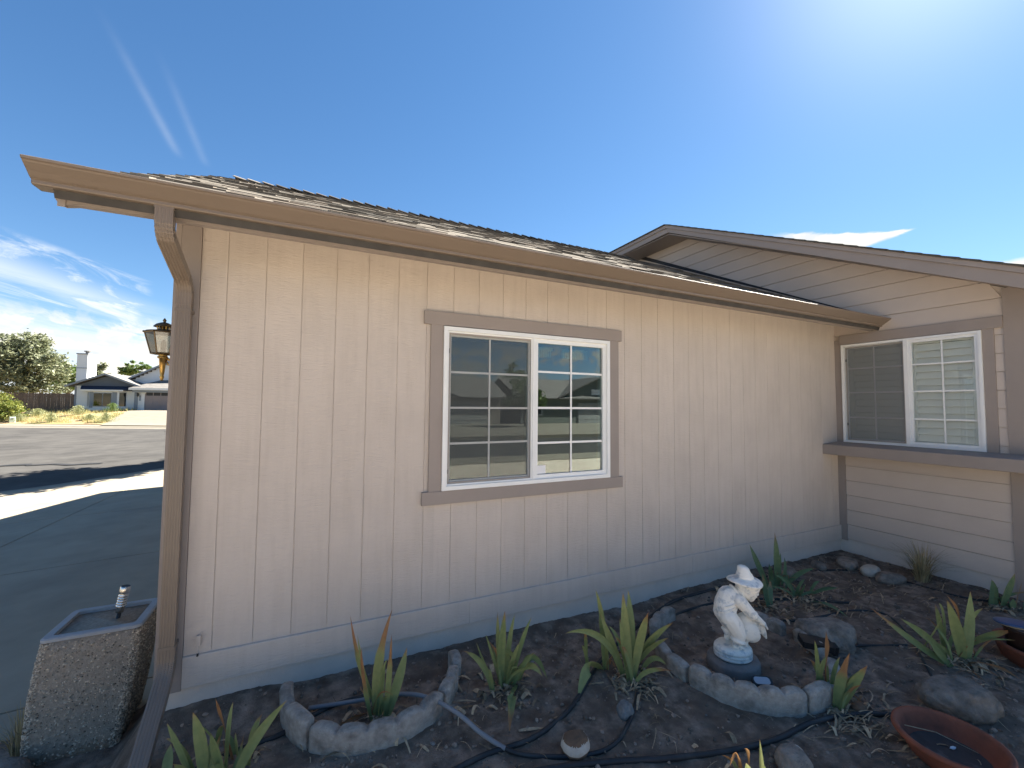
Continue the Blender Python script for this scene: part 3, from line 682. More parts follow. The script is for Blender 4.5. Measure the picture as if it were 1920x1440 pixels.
for k in range(0, 27):
    z0 = .299+.1775*k; z1 = min(z0+.1775, 4.9)
    if z0 > 4.86: break
    if z1 < 1.40: lap(-1.446, -.096, z0, z1)
    elif z0 < 2.62:
        lap(-1.446, -1.386, max(z0, 1.30), min(z1, 2.70))
    elif z0 < 2.79: lap(-1.446, -.002, max(z0, 2.787), z1)
    elif z1 < 3.1: lap(-1.446, -.002+.3*(z0 > 2.9), z0, z1)
    else: lap(-1.446, min(5.5, (z1-3.165)/SLOPE+.35), z0, z1, True)
hp('corner_board', MB().box(W-.028, W, -1.600, -1.448, .05, 3.05), 'trim', ww)
hp('corner_board', MB().box(W-.026, W+.10, -1.628, -1.602, .05, 3.00), 'trim', ww)
hp('corner_board', MB().box(W-.024, W-.001, -.095, -.0165, .28, 1.32).box(W-.024, W-.001, -.095, -.0165, 1.44, 2.736), 'trim', ww)
hp('head_trim', MB().box(W-.040, W-.001, -1.447, -.0755, 2.674, 2.786), 'trim', ww)
hp('side_trim', MB().box(W-.030, W-.001, -1.385, -1.306, 1.44, 2.6735), 'trim', ww)
hp('front_wall', MB().box(W+.12, 13, -1.60, -1.45, -.2, 3.0), 'lap')
hp('wing_sill', MB().prism([(W, 1.475), (6.104, 1.452), (6.098, 1.446), (6.098, 1.338), (6.104, 1.333), (W, 1.333)], 'y', -1.80, -.0165), 'trim')
hp('wing_foundation', MB().box(W-.003, W+.02, -1.60, -.0, -.2, .296), 'found')
wwin = part('wing_window', house)
def framex(mb, y0, y1, z0, z1, w, x0, x1):
    return mb.box(x0, x1, y0, y1, z0, z0+w).box(x0, x1, y0, y1, z1-w, z1).box(x0, x1, y0, y0+w, z0+w, z1-w).box(x0, x1, y1-w, y1, z0+w, z1-w)
mb = MB(); framex(mb, -1.304, -.0955, 1.476, 2.668, .026, W-.045, W+.08); mb.box(W-.043, W+.08, -.735, -.700, 1.502, 2.642); hp('frame', mb, 'vinyl', wwin)
mb = MB(); framex(mb, -1.277, -.736, 1.503, 2.641, .026, W-.030, W+.02); hp('sash', mb, 'vinyl', wwin)
mb = MB(); framex(mb, -.699, -.122, 1.503, 2.641, .024, W-.006, W+.03); hp('sash', mb, 'vinyl', wwin)
mb = MB(); framex(mb, -.698, -.135, 1.506, 2.632, .010, W-.026, W-.018); hp('screen_frame', mb, 'frame_dark', wwin)
hp('screen', MB().add([(W-.021, -.688, 1.516), (W-.021, -.145, 1.516), (W-.021, -.145, 2.622), (W-.021, -.688, 2.622)], [(0, 1, 2, 3)]), 'screengrey', wwin)
for z in (1.68, 2.46): hp('latch', MB().box(W-.030, W-.0265, -.147, -.135, z, z+.03), 'black', wwin)
hp('pane', MB().box(W-.006, W-.003, -1.251, -.762, 1.529, 2.615), 'glassthin', wwin)
hp('pane', MB().box(W+.010, W+.013, -.675, -.146, 1.527, 2.617), 'glassthin', wwin)
for ya, yb, x in ((-1.250, -.763, W-.010), (-.674, -.147, W+.006)):
    mb = MB()
    for z in (1.779, 2.079, 2.372): mb.box(x, x+.002, ya, yb, z-.008, z+.008)
    mb.box(x-.0024, x-.0004, (ya+yb)/2-.007, (ya+yb)/2+.007, 1.53, 2.614); hp('muntin_grid', mb, 'vinyl', wwin)
sh = part('shutters', house)
for ya, yb in ((-1.262, -.715), (-.690, -.13)):
    mb = MB(); framex(mb, ya, yb, 1.49, 2.655, .055, W+.050, W+.078); hp('shutter_frame', mb, 'shutter', sh)
    z = 1.575; slat = None
    while z < 2.57:
        if slat is None:
            mb = MB(); c, s = math.cos(R(64)), math.sin(R(64)); pr = []
            for u, v in ((-.042, -.004), (.042, -.004), (.042, .004), (-.042, .004)): pr.append((u*c-v*s, u*s+v*c))
            mb.v = []; n = 4
            for y in (ya+.056, yb-.056):
                for px, pz in pr: mb.v.append((px, y, pz))
            mb.f = [(0,1,5,4),(1,2,6,5),(2,3,7,6),(3,0,4,7),(0,3,2,1),(4,5,6,7)]; mb.m = [0]*6
            slat = mb.mesh('louvre', 'shutter')
        link('louvre', slat, sh, (W+.064, 0, z)); z += .0755
hp('wing_room', MB().box(W+.5, W+.55, -1.55, .4, 1.2, 2.9).box(W+.121, W+.5, -1.56, -1.55, 1.2, 2.9).box(W+.121, W+.5, .2, .21, 1.2, 2.9).box(W+.121, W+.5, -1.55, .4, 2.9, 2.95).box(W+.121, W+.5, -1.55, .4, 1.15, 1.2), 'room')
# wing roof: rake up to a level break, then a level eave behind
FX = 5.938
def wz(y): return 3.945 + .485*y
wr = hp('wing_roof', MB().prism([(-2.25, wz(-2.25)), (2.272, wz(2.272)), (6.5, 5.05), (6.5, 4.93), (2.272, wz(2.272)-.15), (-2.25, wz(-2.25)-.13)], 'x', FX+.03, 14), 'roofdeck')
hp('rake_fascia', MB().prism([(-2.25, wz(-2.25)-.065), (2.285, wz(2.285)-.065), (2.235, wz(2.285)-.155), (-2.25, wz(-2.25)-.205)], 'x', FX, FX+.03), 'trim', wr)
hp('rake_fascia', MB().prism([(2.287, 4.988), (6.5, 4.975), (6.5, 4.88), (2.238, 4.898)], 'x', FX, FX+.03), 'trim', wr)
hp('drip_board', MB().prism([(-2.25, wz(-2.25)-.012), (2.272, wz(2.272)-.012), (2.272, wz(2.272)-.064), (-2.25, wz(-2.25)-.064)], 'x', FX-.022, FX+.028), 'trim', wr)
hp('drip_board', MB().prism([(2.273, wz(2.272)-.012), (6.5, 5.03), (6.5, 4.976), (2.273, wz(2.272)-.064)], 'x', FX-.022, FX+.028), 'trim', wr)
hp('wing_soffit', MB().prism([(-2.25, wz(-2.25)-.16), (2.24, wz(2.272)-.165), (6.5, 4.915), (6.5, 4.905), (2.25, wz(2.272)-.175), (-2.25, wz(-2.25)-.17)], 'x', FX+.031, W-.001), 'trim', wr)
for k in range(34):
    y = -2.27 + k*.134; y2 = min(y+.20, 2.29)
    if y > 2.24: break
    mb = MB(); z0, z1 = wz(y), wz(y2); xo = FX-.040+rs.uniform(-.006, .006)
    mb.add([(xo, y, z0-.012), (FX+.25, y, z0-.012), (FX+.25, y2, z1-.012), (xo, y2, z1-.012), (xo, y, z0+.010), (FX+.25, y, z0+.010), (FX+.25, y2, z1), (xo, y2, z1)],
           [(0,3,2,1),(4,5,6,7),(0,1,5,4),(1,2,6,5),(2,3,7,6),(3,0,4,7)]); hp('shingle', mb, SH[2], wr)
hp('eave_shingle', MB().box(FX-.04, FX+.3, 2.29, 6.5, wz(2.272)-.010, wz(2.272)+.008), SH[2], wr)
# ------------------------------------------------------------------ wall cable, lantern, planter
mb = MB(); mb.tube([(-.048, -.022, .575), (-.055, -.030, .548), (-.060, -.036, .515), (-.062, -.034, .49), (-.060, -.038, .462)], .0035, 6)
mb.box(-.068, -.050, -.040, -.024, .505, .560)
cable = tag(mb.build('cable', 'siding'), 'short painted cable stub hanging from the siding just above the skirt board by the downspout', 'cable')
MB().tube([(-.060, -.038, .464), (-.061, -.040, .448)], .0055, 6).build('plug', 'black', cable)

LX, LY = -.468, .655
lamp = thing('wall_lantern', 'brass carriage lantern with smoked glass fixed to the garage wall beside the downspout', 'lantern', (LX, LY, 2.20))
mb = MB().lathe([(0, -.165), (.008, -.160), (.010, -.145), (.014, -.138), (.010, -.128), (.014, -.10), (.021, -.01), (.030, -.005), (.032, .005), (.022, .012), (.04, .020), (0, .021)], 14)
mb.build('stem', 'brass', lamp, True)
mb = MB().tube([(.01, 0, -.005), (.08, 0, -.03), (.13, 0, -.01), (.18, 0, .03), (.215, 0, .03)], .010, 8); mb.tube([(.02, 0, -.02), (.03, 0, -.05), (.06, 0, -.055), (.08, 0, -.03)], .006, 6)
mb.build('arm', 'brass', lamp, True)
MB().box(.210, .222, -.06, .06, -.09, .13).build('back_plate', 'brass', lamp)
hexa = lambda r, z, a0=0.26: [(r*math.cos(a0+i*math.pi/3), r*math.sin(a0+i*math.pi/3), z) for i in range(6)]
lo, hi = hexa(.066, .025), hexa(.104, .172)
for i in range(6):
    j = (i+1) % 6
    MB().add([lo[i], lo[j], hi[j], hi[i]], [(0, 1, 2, 3)]).build('glass_panel', 'lampglass', lamp)
    MB().tube([lo[i], hi[i]], .0045, 5).build('glazing_bar', 'bronze', lamp)
mb = MB()
for ring, r in ((lo, .006), (hi, .007)):
    for i in range(6): mb.tube([ring[i], ring[(i+1) % 6]], r, 5)
for p in hi: mb.lathe([(0, -.008), (.009, 0), (0, .008)], 6, (p[0]*1.04, p[1]*1.04, p[2]))
mb.build('glazing_frame', 'bronze', lamp)
MB().lathe([(.105, .172), (.10, .180), (.055, .188), (.040, .190), (.036, .200)], 18).build('top_plate', 'bronze', lamp, True)
mb = MB()
for i in range(12):
    a = i*math.pi/6; mb.tube([(.036*math.cos(a), .036*math.sin(a), .19), (.040*math.cos(a), .040*math.sin(a), .217)], .0035, 4)
mb.build('vent_crown', 'brass', lamp)
MB().lathe([(.060, .212), (.058, .218), (.045, .232), (.022, .243), (.008, .247), (.007, .253), (.012, .258), (.008, .266), (.003, .275), (0, .277)], 18).build('dome', 'bronze', lamp, True)
MB().lathe([(.014, .025), (.014, .06), (.018, .09), (.010, .12), (0, .125)], 10).build('bulb', 'bronze', lamp, True)

pl = thing('planter', 'tall square planter of exposed brown aggregate with pale concrete rim beside the garage wall', 'planter', (-.66, .55, -.14))
def rrect(x0, x1, y0, y1, r, n=4):
    out = []
    for cx, cy, a0 in ((x1-r, y1-r, 0), (x0+r, y1-r, 90), (x0+r, y0+r, 180), (x1-r, y0+r, 270)):
        for k in range(n+1):
            a = R(a0+90*k/n); out.append((cx+r*math.cos(a), cy+r*math.sin(a)))
    return out
def loft(mb, rings, cap0=True, cap1=True):
    n = len(rings[0][0]); o = len(mb.v)
    for poly, z in rings: mb.v += [(p[0], p[1], z) for p in poly]
    for i in range(len(rings)-1):
        for k in range(n): mb.f.append((o+i*n+k, o+i*n+(k+1) % n, o+(i+1)*n+(k+1) % n, o+(i+1)*n+k)); mb.m.append(0)
    if cap0: mb.f.append(tuple(o+k for k in range(n-1, -1, -1))); mb.m.append(0)
    if cap1: mb.f.append(tuple(o+(len(rings)-1)*n+k for k in range(n))); mb.m.append(0)
    return mb
PX, PY = -.66, .55
def pring(t, inset=0.0):  # t 0 bottom .. 1 top
    lerp = lambda a, b: a+(b-a)*t
    bow = .012*math.sin(t*math.pi)
    return rrect(lerp(-.248, -.225)-bow+inset, lerp(.165, .23)+bow-inset, lerp(-.262, -.19)-bow+inset, lerp(.15, .21)+bow-inset, .035)
loft(MB(), [(pring(t/8), .64*t/8) for t in range(9)]).build('body', 'agg', pl, True)
rim = MB(); T = pring(1); I = rrect(-.185, .19, -.15, .17, .02)
loft(rim, [(pring(1, -.004), .641), (pring(1, -.004), .655), (pring(1, .004), .661), (I, .661), (I, .575)], False, False).build('rim', 'castrim', pl)
MB().add([(p[0], p[1], .664-.09+.01*noise.noise((p[0]*20, p[1]*20, 0))) for p in I], [tuple(range(len(I)))]).build('planter_soil', 'soil', pl)
ico = bmesh.new(); bmesh.ops.create_icosphere(ico, subdivisions=1, radius=1.0)
ICO_V = [v.co.copy() for v in ico.verts]; ICO_F = [tuple(v.index for v in f.verts) for f in ico.faces]; ico.free()
def blob(mb, c, s, rs_, jit=.18, mi=0):
    q = Matrix.Rotation(rs_.uniform(0, 6.28), 3, 'Z') @ Matrix.Rotation(rs_.uniform(-.7, .7), 3, 'X')
    mb.add([Vector(c) + q @ Vector((v.x*s[0], v.y*s[1], v.z*s[2]))*(1+rs_.uniform(-jit, jit)) for v in ICO_V], ICO_F, mi)
mb = MB(); rs = random.Random(5)
for i in range(15000):
    t = rs.random(); ring = pring(t); per = len(ring)
    k = rs.randrange(per); a, b = ring[k], ring[(k+1) % per]
    # weight edges by length
    if rs.random() > math.hypot(b[0]-a[0], b[1]-a[1])/.4 and math.hypot(b[0]-a[0], b[1]-a[1]) < .05 and rs.random() < .75: continue
    u = rs.random(); x, y = a[0]+(b[0]-a[0])*u, a[1]+(b[1]-a[1])*u
    if y > .12: continue
    r = rs.uniform(.0032, .0074); blob(mb, (x, y, .635*t), (r*1.2, r*1.0, r*.85), rs)
stuff(mb.build('aggregate_pebbles', 'aggstone', pl, True))
sl_ = thing('solar_light', 'stainless steel solar stake light with ribbed collar standing in the square planter', 'garden light', (-.615, .56, .42))
sl_.rotation_euler = (0, R(9), 0)
MB().lathe([(.011, -.04), (.011, .13), (0, .131)], 14).build('stake', 'black', sl_, True)
pr = [(0, .118), (.021, .119), (.022, .150)]
for k in range(5): pr += [(.0225, .152+k*.016), (.027, .156+k*.016), (.027, .162+k*.016), (.0225, .166+k*.016)]
pr += [(.026, .238), (.027, .275), (.024, .279)]
MB().lathe(pr, 20).build('collar', 'steel', sl_, True)
MB().lathe([(.024, .279), (.020, .276), (0, .276)], 16).build('cap', 'black', sl_)

# ------------------------------------------------------------------ scalloped edging
def edging(cx, cy, r, a0, a1, ns, h=.125, tilt=0.0, label='', group='', sink=.05, th=.062, jr=0.0):
    """a curved concrete edging block: scalloped top, ribbed face"""
    am = (a0+a1)/2; bx, by = cx+r*math.cos(R(am)), cy+r*math.sin(R(am))
    z0 = soil0(bx, by); N = ns*8; mb = MB(); prof_n = 9
    for i in range(N+1):
        t = i/N; a = R(a0+(a1-a0)*t); u = (t*ns) % 1.0
        s = abs(math.sin(math.pi*t*ns)) ** .5 if 0 < t < 1 else 0.0
        top = h*(.81+.19*s); bul = .006*s
        e = 0.005 if i in (0, N) else 0
        pts = [(th/2+bul*.6-e, -sink), (th/2+bul-e, top*.45), (th/2+bul-e, top*.86), (th/2+bul*.6-.004-e, top*.955), (th/2-.016, top), (-th/2+.016, top-.001), (-th/2+.004, top*.955), (-th/2+e, top*.86), (-th/2+e, -sink)]
        for d, z in pts:
            jj = .0022*noise.noise((a*40, z*60, d*30))+.0012*noise.noise((a*120, z*160, d*90)); z += .002*noise.noise((a*50, d*50, 1)) if z > 0 else 0
            rr = r + d + jj
            mb.v.append((cx+rr*math.cos(a)-bx, cy+rr*math.sin(a)-by, z))
    for i in range(N):
        for k in range(prof_n-1): q = i*prof_n+k; mb.f.append((q, q+1, q+1+prof_n, q+prof_n)); mb.m.append(0)
    mb.f += [tuple(range(prof_n)), tuple(N*prof_n+k for k in range(prof_n))]; mb.m += [0, 0]
    o = mb.build('edging_block', 'edging', None, True, (bx, by, z0))
    for p in o.data.polygons: p.use_smooth = len(p.vertices) == 4
    if tilt: # lean outwards or inwards about the tangent
        ax = Vector((-math.sin(R(am)), math.cos(R(am)), 0)); o.rotation_mode = 'QUATERNION'; o.rotation_quaternion = Matrix.Rotation(R(tilt), 4, ax).to_quaternion()
    return tag(o, label, 'edging block', group)
g1 = 'scalloped edging blocks of the crescent'; g2 = 'scalloped edging blocks of the statue ring'
edging(.885, -.235, .475, 172, 222, 2, .155, 3, 'leaning end block of the edging crescent, nearest the downspout', g1)
edging(.885, -.235, .475, 223.5, 311, 5, .125, 0, 'long curved block at the front of the crescent, under the grey hose', g1)
edging(.885, -.225, .485, 312.5, 341, 2, .125, 0, 'short block on the far side of the crescent, right after the long front block', g1)
edging(.905, -.215, .485, 343, 362, 1, .115, 2, 'last small block of the crescent, closest to the foundation', g1)
cx, cy, rr = 3.30, -.91, .55
edging(cx, cy, rr, 188, 255.5, 5, .145, 0, 'long curved block with five scallops at the front of the statue ring', g2)
edging(cx, cy, rr, 257, 279, 1, .14, 1, 'single-scallop block right of the long front block of the statue ring', g2)
edging(cx, cy, rr, 281, 300, 1, .09, -6, 'low block of the statue ring behind the browning iris', g2)
edging(cx+.02, cy, rr, 303, 320, 1, .08, 4, 'low block of the statue ring under the dark solar light box', g2)
edging(cx+.03, cy+.0, rr, 324, 352, 2, .115, -9, 'inward leaning block of the statue ring next to the big boulder', g2)
edging(cx, cy+.03, rr, 357, 382, 2, .10, -4, 'block of the statue ring behind the goose beak, under the black drip line', g2)
edging(cx, cy+.02, rr, 92, 134, 3, .11, 3, 'three-scallop block at the back of the statue ring, behind the statue', g2)
edging(cx, cy, rr, 152, 186, 2, .11, 4, 'block on the left flank of the statue ring, beside the tall iris clump', g2)

# ------------------------------------------------------------------ statue
STX, STY = 3.20, -.955
sd_z = soil0(STX, STY)
disc = MB().lathe([(0, -.03), (.172, -.03), (.178, .01), (.177, .052), (.169, .064), (.12, .068), (0, .069)], 30, sx=1.0, sy=.92)
for i, v in enumerate(disc.v): disc.v[i] = (v[0]+.004*noise.noise((v[0]*14, v[1]*14, v[2]*14)), v[1]+.004*noise.noise((v[0]*14+9, v[1]*14, 0)), v[2]+.003*noise.noise((v[0]*20, v[1]*20, 3)))
tag(disc.build('stepping_stone', 'disc', None, True, (STX, STY, sd_z)), 'round dark stone slab lying under the white statue', 'stone slab')
statue = thing('statue', 'white weathered garden statue of a child in a wide hat bending over a goose', 'statue', (STX, STY, sd_z+.069), R(-25))
def hull(bm_all, p0, r0, p1, r1, sub=2):
    bm = bmesh.new()
    for p, r in ((p0, r0), (p1, r1)):
        bmesh.ops.create_icosphere(bm, subdivisions=sub, radius=r, matrix=Matrix.Translation(p))
    res = bmesh.ops.convex_hull(bm, input=bm.verts)
    bmesh.ops.delete(bm, geom=[g for g in res['geom_interior'] if isinstance(g, bmesh.types.BMVert)], context='VERTS')
    me = bpy.data.meshes.new('t'); bm.to_mesh(me); bm.free(); bm_all.from_mesh(me); bpy.data.meshes.remove(me)
def ball(bm_all, p, s, rot=None, sub=3):
    m = Matrix.Translation(p)
    if rot: m = m @ rot
    m = m @ Matrix.Diagonal((*s, 1)); bmesh.ops.create_icosphere(bm_all, subdivisions=sub, radius=1.0, matrix=m)
def remesh(name, bm, voxel, m, parent, smooth_it=2):
    me = bpy.data.meshes.new(name); bmesh.ops.recalc_face_normals(bm, faces=bm.faces); bm.to_mesh(me); bm.free()
    o = bpy.data.objects.new(name, me); COL.objects.link(o)
    md = o.modifiers.new('r', 'REMESH'); md.mode = 'VOXEL'; md.voxel_size = voxel; md.use_smooth_shade = True
    ms = o.modifiers.new('s', 'SMOOTH'); ms.iterations = smooth_it; ms.factor = .5
    bpy.context.view_layer.update(); dg = bpy.context.evaluated_depsgraph_get()
    me2 = bpy.data.meshes.new_from_object(o.evaluated_get(dg)); o.modifiers.clear(); o.data = me2; bpy.data.meshes.remove(me)
    me2.name = name; me2.materials.append(MT[m]); o.parent = parent
    for p in me2.polygons: p.use_smooth = True
    return o
# base: lumpy oval drum with incised lines
mb = MB().lathe([(0, 0), (.112, 0), (.125, .010), (.126, .022), (.119, .025), (.127, .029), (.127, .043), (.119, .046), (.127, .050), (.124, .066), (.112, .079), (.08, .085), (0, .087)], 34, sx=1.0, sy=.86)
for i, v in enumerate(mb.v):
    d = .006*noise.noise((v[0]*9, v[1]*9, v[2]*9)); mb.v[i] = (v[0]*(1+d*4), v[1]*(1+d*4), v[2]+d*.4)
mb.build('base', 'statue', statue, True)
V = Vector
bm = bmesh.new()
# torso, folded forward
hull(bm, V((-.044, 0, .292)), .070, V((-.050, 0, .350)), .074)
hull(bm, V((-.050, 0, .350)), .074, V((-.026, 0, .412)), .069)
hull(bm, V((-.026, 0, .412)), .069, V((.030, 0, .415)), .057)
hull(bm, V((.02, 0, .425)), .046, V((.080, 0, .440)), .038)      # neck
for z, x in ((.318, -.050), (.350, -.052), (.382, -.042)):       # shirt folds
    bmesh.ops.create_cone(bm, cap_ends=True, segments=24, radius1=.0815, radius2=.0815, depth=.006, matrix=Matrix.Translation((x+.004, 0, z)) @ Matrix.Rotation(R(-24), 4, 'Y'))
bmesh.ops.create_cone(bm, cap_ends=True, segments=24, radius1=.066, radius2=.060, depth=.010, matrix=Matrix.Translation((.028, 0, .432)) @ Matrix.Rotation(R(62), 4, 'Y'))  # collar
for s in (-1, 1):
    hip, knee, ank = V((-.048, .044*s, .285)), V((.012, .058*s, .182)), V((-.012, .056*s, .100))
    hull(bm, hip, .062, V((-.012, .054*s, .232)), .058); hull(bm, V((-.012, .054*s, .232)), .058, knee, .049)
    hull(bm, knee, .049, V((.002, .058*s, .150)), .043)
    bmesh.ops.create_cone(bm, cap_ends=True, segments=20, radius1=.052, radius2=.050, depth=.014, matrix=Matrix.Translation((.004, .058*s, .142)) @ Matrix.Rotation(R(18), 4, 'Y'))
    hull(bm, V((.0, .057*s, .135)), .027, ank, .020)
    hull(bm, ank, .021, V((.012, .058*s, .092)), .017); hull(bm, V((.008, .058*s, .093)), .017, V((.034, .060*s, .088)), .013)
    for k in range(5):
        hull(bm, V((.030, (.046+.007*k)*s, .090)), .006, V((.052-.002*abs(k-1), (.044+.008*k)*s, .087)), .0048, 1)
    # arm: sleeve, forearm, hand closing on the goose
    sh_, elb, wr_ = V((.018, .058*s, .408)), V((.098, .070*s, .318)), V((.178, .040*s, .252))
    hull(bm, sh_, .044, elb, .034); hull(bm, elb, .031, wr_, .021)
    bmesh.ops.create_cone(bm, cap_ends=True, segments=18, radius1=.036, radius2=.034, depth=.010, matrix=Matrix.Translation((.110, .066*s, .308)) @ Matrix.Rotation(R(135), 4, 'Y'))
    hull(bm, wr_, .017, V((.202, .032*s, .236)), .016)
    for k in range(4):
        hull(bm, V((.200, (.026+.0075*k)*s, .238-.002*k)), .0068, V((.222, (.020+.007*k)*s, .222-.004*k)), .0060, 1)
        hull(bm, V((.222, (.020+.007*k)*s, .222-.004*k)), .0060, V((.226, (.014+.006*k)*s, .206-.003*k)), .0050, 1)
    hull(bm, V((.188, .026*s, .246)), .0075, V((.206, .012*s, .243)), .0055, 1)
# head, looking down along the arms
hr = Matrix.Rotation(R(15), 4, 'Y')
HC = V((.106, 0, .462))
def hp_(x, y, z): return HC + (hr.to_3x3() @ V((x, y, z)))
ball(bm, HC, (.068, .064, .072), hr)
hull(bm, hp_(.020, 0, -.032), .047, hp_(.040, 0, -.056), .027)              # jaw and chin
for s in (-1, 1):
    ball(bm, hp_(.044, .028*s, -.026), (.020, .018, .018), hr, 2)            # cheek
    ball(bm, hp_(.060, .025*s, .000), (.009, .013, .006), hr, 2)             # eyelid
    ball(bm, hp_(.060, .025*s, .013), (.011, .017, .005), hr, 2)             # brow
    ball(bm, hp_(.000, .060*s, -.010), (.014, .008, .019), hr, 2)            # ear
hull(bm, hp_(.064, 0, .006), .008, hp_(.080, 0, -.018), .0115, 2)            # nose
ball(bm, hp_(.068, 0, -.038), (.007, .018, .005), hr, 2); ball(bm, hp_(.065, 0, -.049), (.008, .016, .005), hr, 2)  # lips
remesh('body', bm, .0032, 'statue', statue, 1)
bm = bmesh.new(); rs = random.Random(3)
for k in range(46):                                                           # curls below the brim
    a = R(-172+344*k/45*1.0); 
    for zz in (.030, .014):
        if abs(a) < .75 and zz < .02: continue
        ball(bm, hp_(.064*math.cos(a)*1.02, .063*math.sin(a)*1.05, zz+rs.uniform(-.005, .005)), (.013, .013, .012), None, 2)
for k in range(20):
    a = R(100+160*k/19); ball(bm, hp_(.062*math.cos(a), .060*math.sin(a), -.008+rs.uniform(-.006, .006)), (.013, .013, .014), None, 2)
remesh('hair', bm, .0032, 'statue', statue, 1)
mb = MB(); n = 36
ht = Matrix.Rotation(R(3), 4, 'Y')
rings = [(.060, -.012), (.090, -.016), (.112, -.020), (.115, -.012), (.110, -.006), (.085, .004), (.062, .012), (.056, .018), (.058, .024), (.055, .030), (.050, .036), (.0515, .041), (.045, .047), (.040, .068), (.034, .084), (.022, .092), (0, .094)]
for i in range(n):
    a = 2*math.pi*i/n
    for r, z in rings:
        wob = .006*math.sin(2*a+.6)*max(0, (r-.06)/.05) if z < .01 else 0
        sh2 = -.28*max(0, z-.03)
        mb.v.append(tuple(V((.090, 0, .528)) + ht.to_3x3() @ V((r*math.cos(a)*1.0+sh2, r*math.sin(a)*.98, z+wob))))
k = len(rings)
for i in range(n):
    for q in range(k-1): mb.f.append((i*k+q, ((i+1) % n)*k+q, ((i+1) % n)*k+q+1, i*k+q+1)); mb.m.append(0)
mb.build('hat', 'statue', statue, True)
bm = bmesh.new()
ball(bm, V((.098, 0, .195)), (.078, .062, .092), Matrix.Rotation(R(-28), 4, 'Y'))
ball(bm, V((.128, 0, .148)), (.062, .056, .050), None); ball(bm, V((.085, 0, .235)), (.062, .052, .062), None)
hull(bm, V((.135, 0, .245)), .045, V((.190, 0, .210)), .030); hull(bm, V((.190, 0, .210)), .031, V((.214, 0, .165)), .022); hull(bm, V((.214, 0, .165)), .022, V((.236, 0, .122)), .006)
for s in (-1, 1):
    ball(bm, V((.100, .052*s, .190)), (.062, .016, .060), Matrix.Rotation(R(35), 4, 'Y')); ball(bm, V((.204, .018*s, .196)), (.005, .004, .005), None, 1)
    hull(bm, V((.085, .022*s, .12)), .012, V((.080, .024*s, .088)), .012)
remesh('goose', bm, .0045, 'statue', statue)

# ------------------------------------------------------------------ rocks
def rock(loc, size, m, label, seed, sub=4, rz_=0.0, squash=.25, sharp=.28, m2=None, sink=.25):
    bm = bmesh.new(); bmesh.ops.create_icosphere(bm, subdivisions=sub, radius=1.0)
    for v in bm.verts:
        p = v.co.copy(); d = 1 + sharp*fbm(p.x*1.1+seed*7, p.y*1.1, p.z*1.1+seed, 3) + .07*fbm(p.x*4+seed, p.y*4, p.z*4, 3) + .035*fbm(p.x*11, p.y*11+seed, p.z*11, 3) - .10*max(0, .12-abs(fbm(p.x*1.7+seed*3, p.y*1.7, p.z*1.7, 2)))
        c = V((noise.cell(V((p.x*1.6+seed, p.y*1.6, p.z*1.6))),)*3) if False else 0
        v.co = p*d; v.co.z = max(v.co.z, -.6)
        if v.co.z > .72: v.co.z = .72+(v.co.z-.72)*squash
        v.co.x *= size[0]; v.co.y *= size[1]; v.co.z *= size[2]
    me = bpy.data.meshes.new('rock'); bm.to_mesh(me); bm.free(); me.materials.append(MT[m])
    if m2:
        me.materials.append(MT[m2[0]])
        for p in me.polygons:
            if m2[1](p.center): p.material_index = 1
    for p in me.polygons: p.use_smooth = True
    o = link('rock', me, None, (loc[0], loc[1], soil0(loc[0], loc[1])+size[2]*(1-sink)*.6), (0, 0, rz_))
    return tag(o, label, 'rock')
rock((1.765, -1.135), (.078, .066, .066), 'rockbrown', 'layered brown and white rock lying between the two hoses', 1, 4, .3, m2=('rockwhite', lambda c: -.002 < c.z+.012*c.x < .034))
rock((2.175, -1.03), (.052, .045, .048), 'rockgrey', 'small rough grey stone beside the tall iris clump', 2, 4, .8, sharp=.5)
rock((4.03, -1.12), (.20, .14, .13), 'rock', 'big dark boulder leaning on the right of the statue ring', 3, 5, -.5, sharp=.5)
rock((4.00, -1.83), (.20, .13, .115), 'rock', 'oval brown boulder on the right behind the terracotta bowl', 4, 5, -.55, sharp=.22)
rock((2.70, -1.66), (.085, .075, .070), 'rock', 'rounded brown rock with painted sunlit edge by the sunlit iris at the bottom edge', 5, 4, .1, m2=('rockwhite', lambda c: c.x > .055 and c.y > -.035 and c.z > .0))  # sunlight on the right edge is painted in as pale faces
rock((5.00, -.22), (.15, .11, .085), 'rock', 'dark flat rock close to the foundation behind the statue hat', 6, 3, .3)
rock((5.98, -.52), (.11, .09, .08), 'rockwhite', 'pale tan rock near the corner of the two walls', 7, 3, .1)
rock((5.96, -.70), (.14, .085, .075), 'rock', 'grey oblong rock right of the pale tan one', 8, 3, -.5)
rock((5.98, -.30), (.15, .10, .07), 'rock', 'flat brown rock left of the pale tan one under the corner', 9, 3, .5)
rock((5.62, -.20), (.10, .07, .05), 'rock', 'small flat stone against the back wall near the corner', 10, 3, .9)
rock((3.47, -1.58), (.05, .035, .03), 'rockbrown', 'small reddish stone at the foot of the browning iris', 11, 3, .2)
rock((-.96, .16), (.16, .13, .10), 'rock', 'dark reddish stone beside the foot of the square planter', 12, 3, .2)

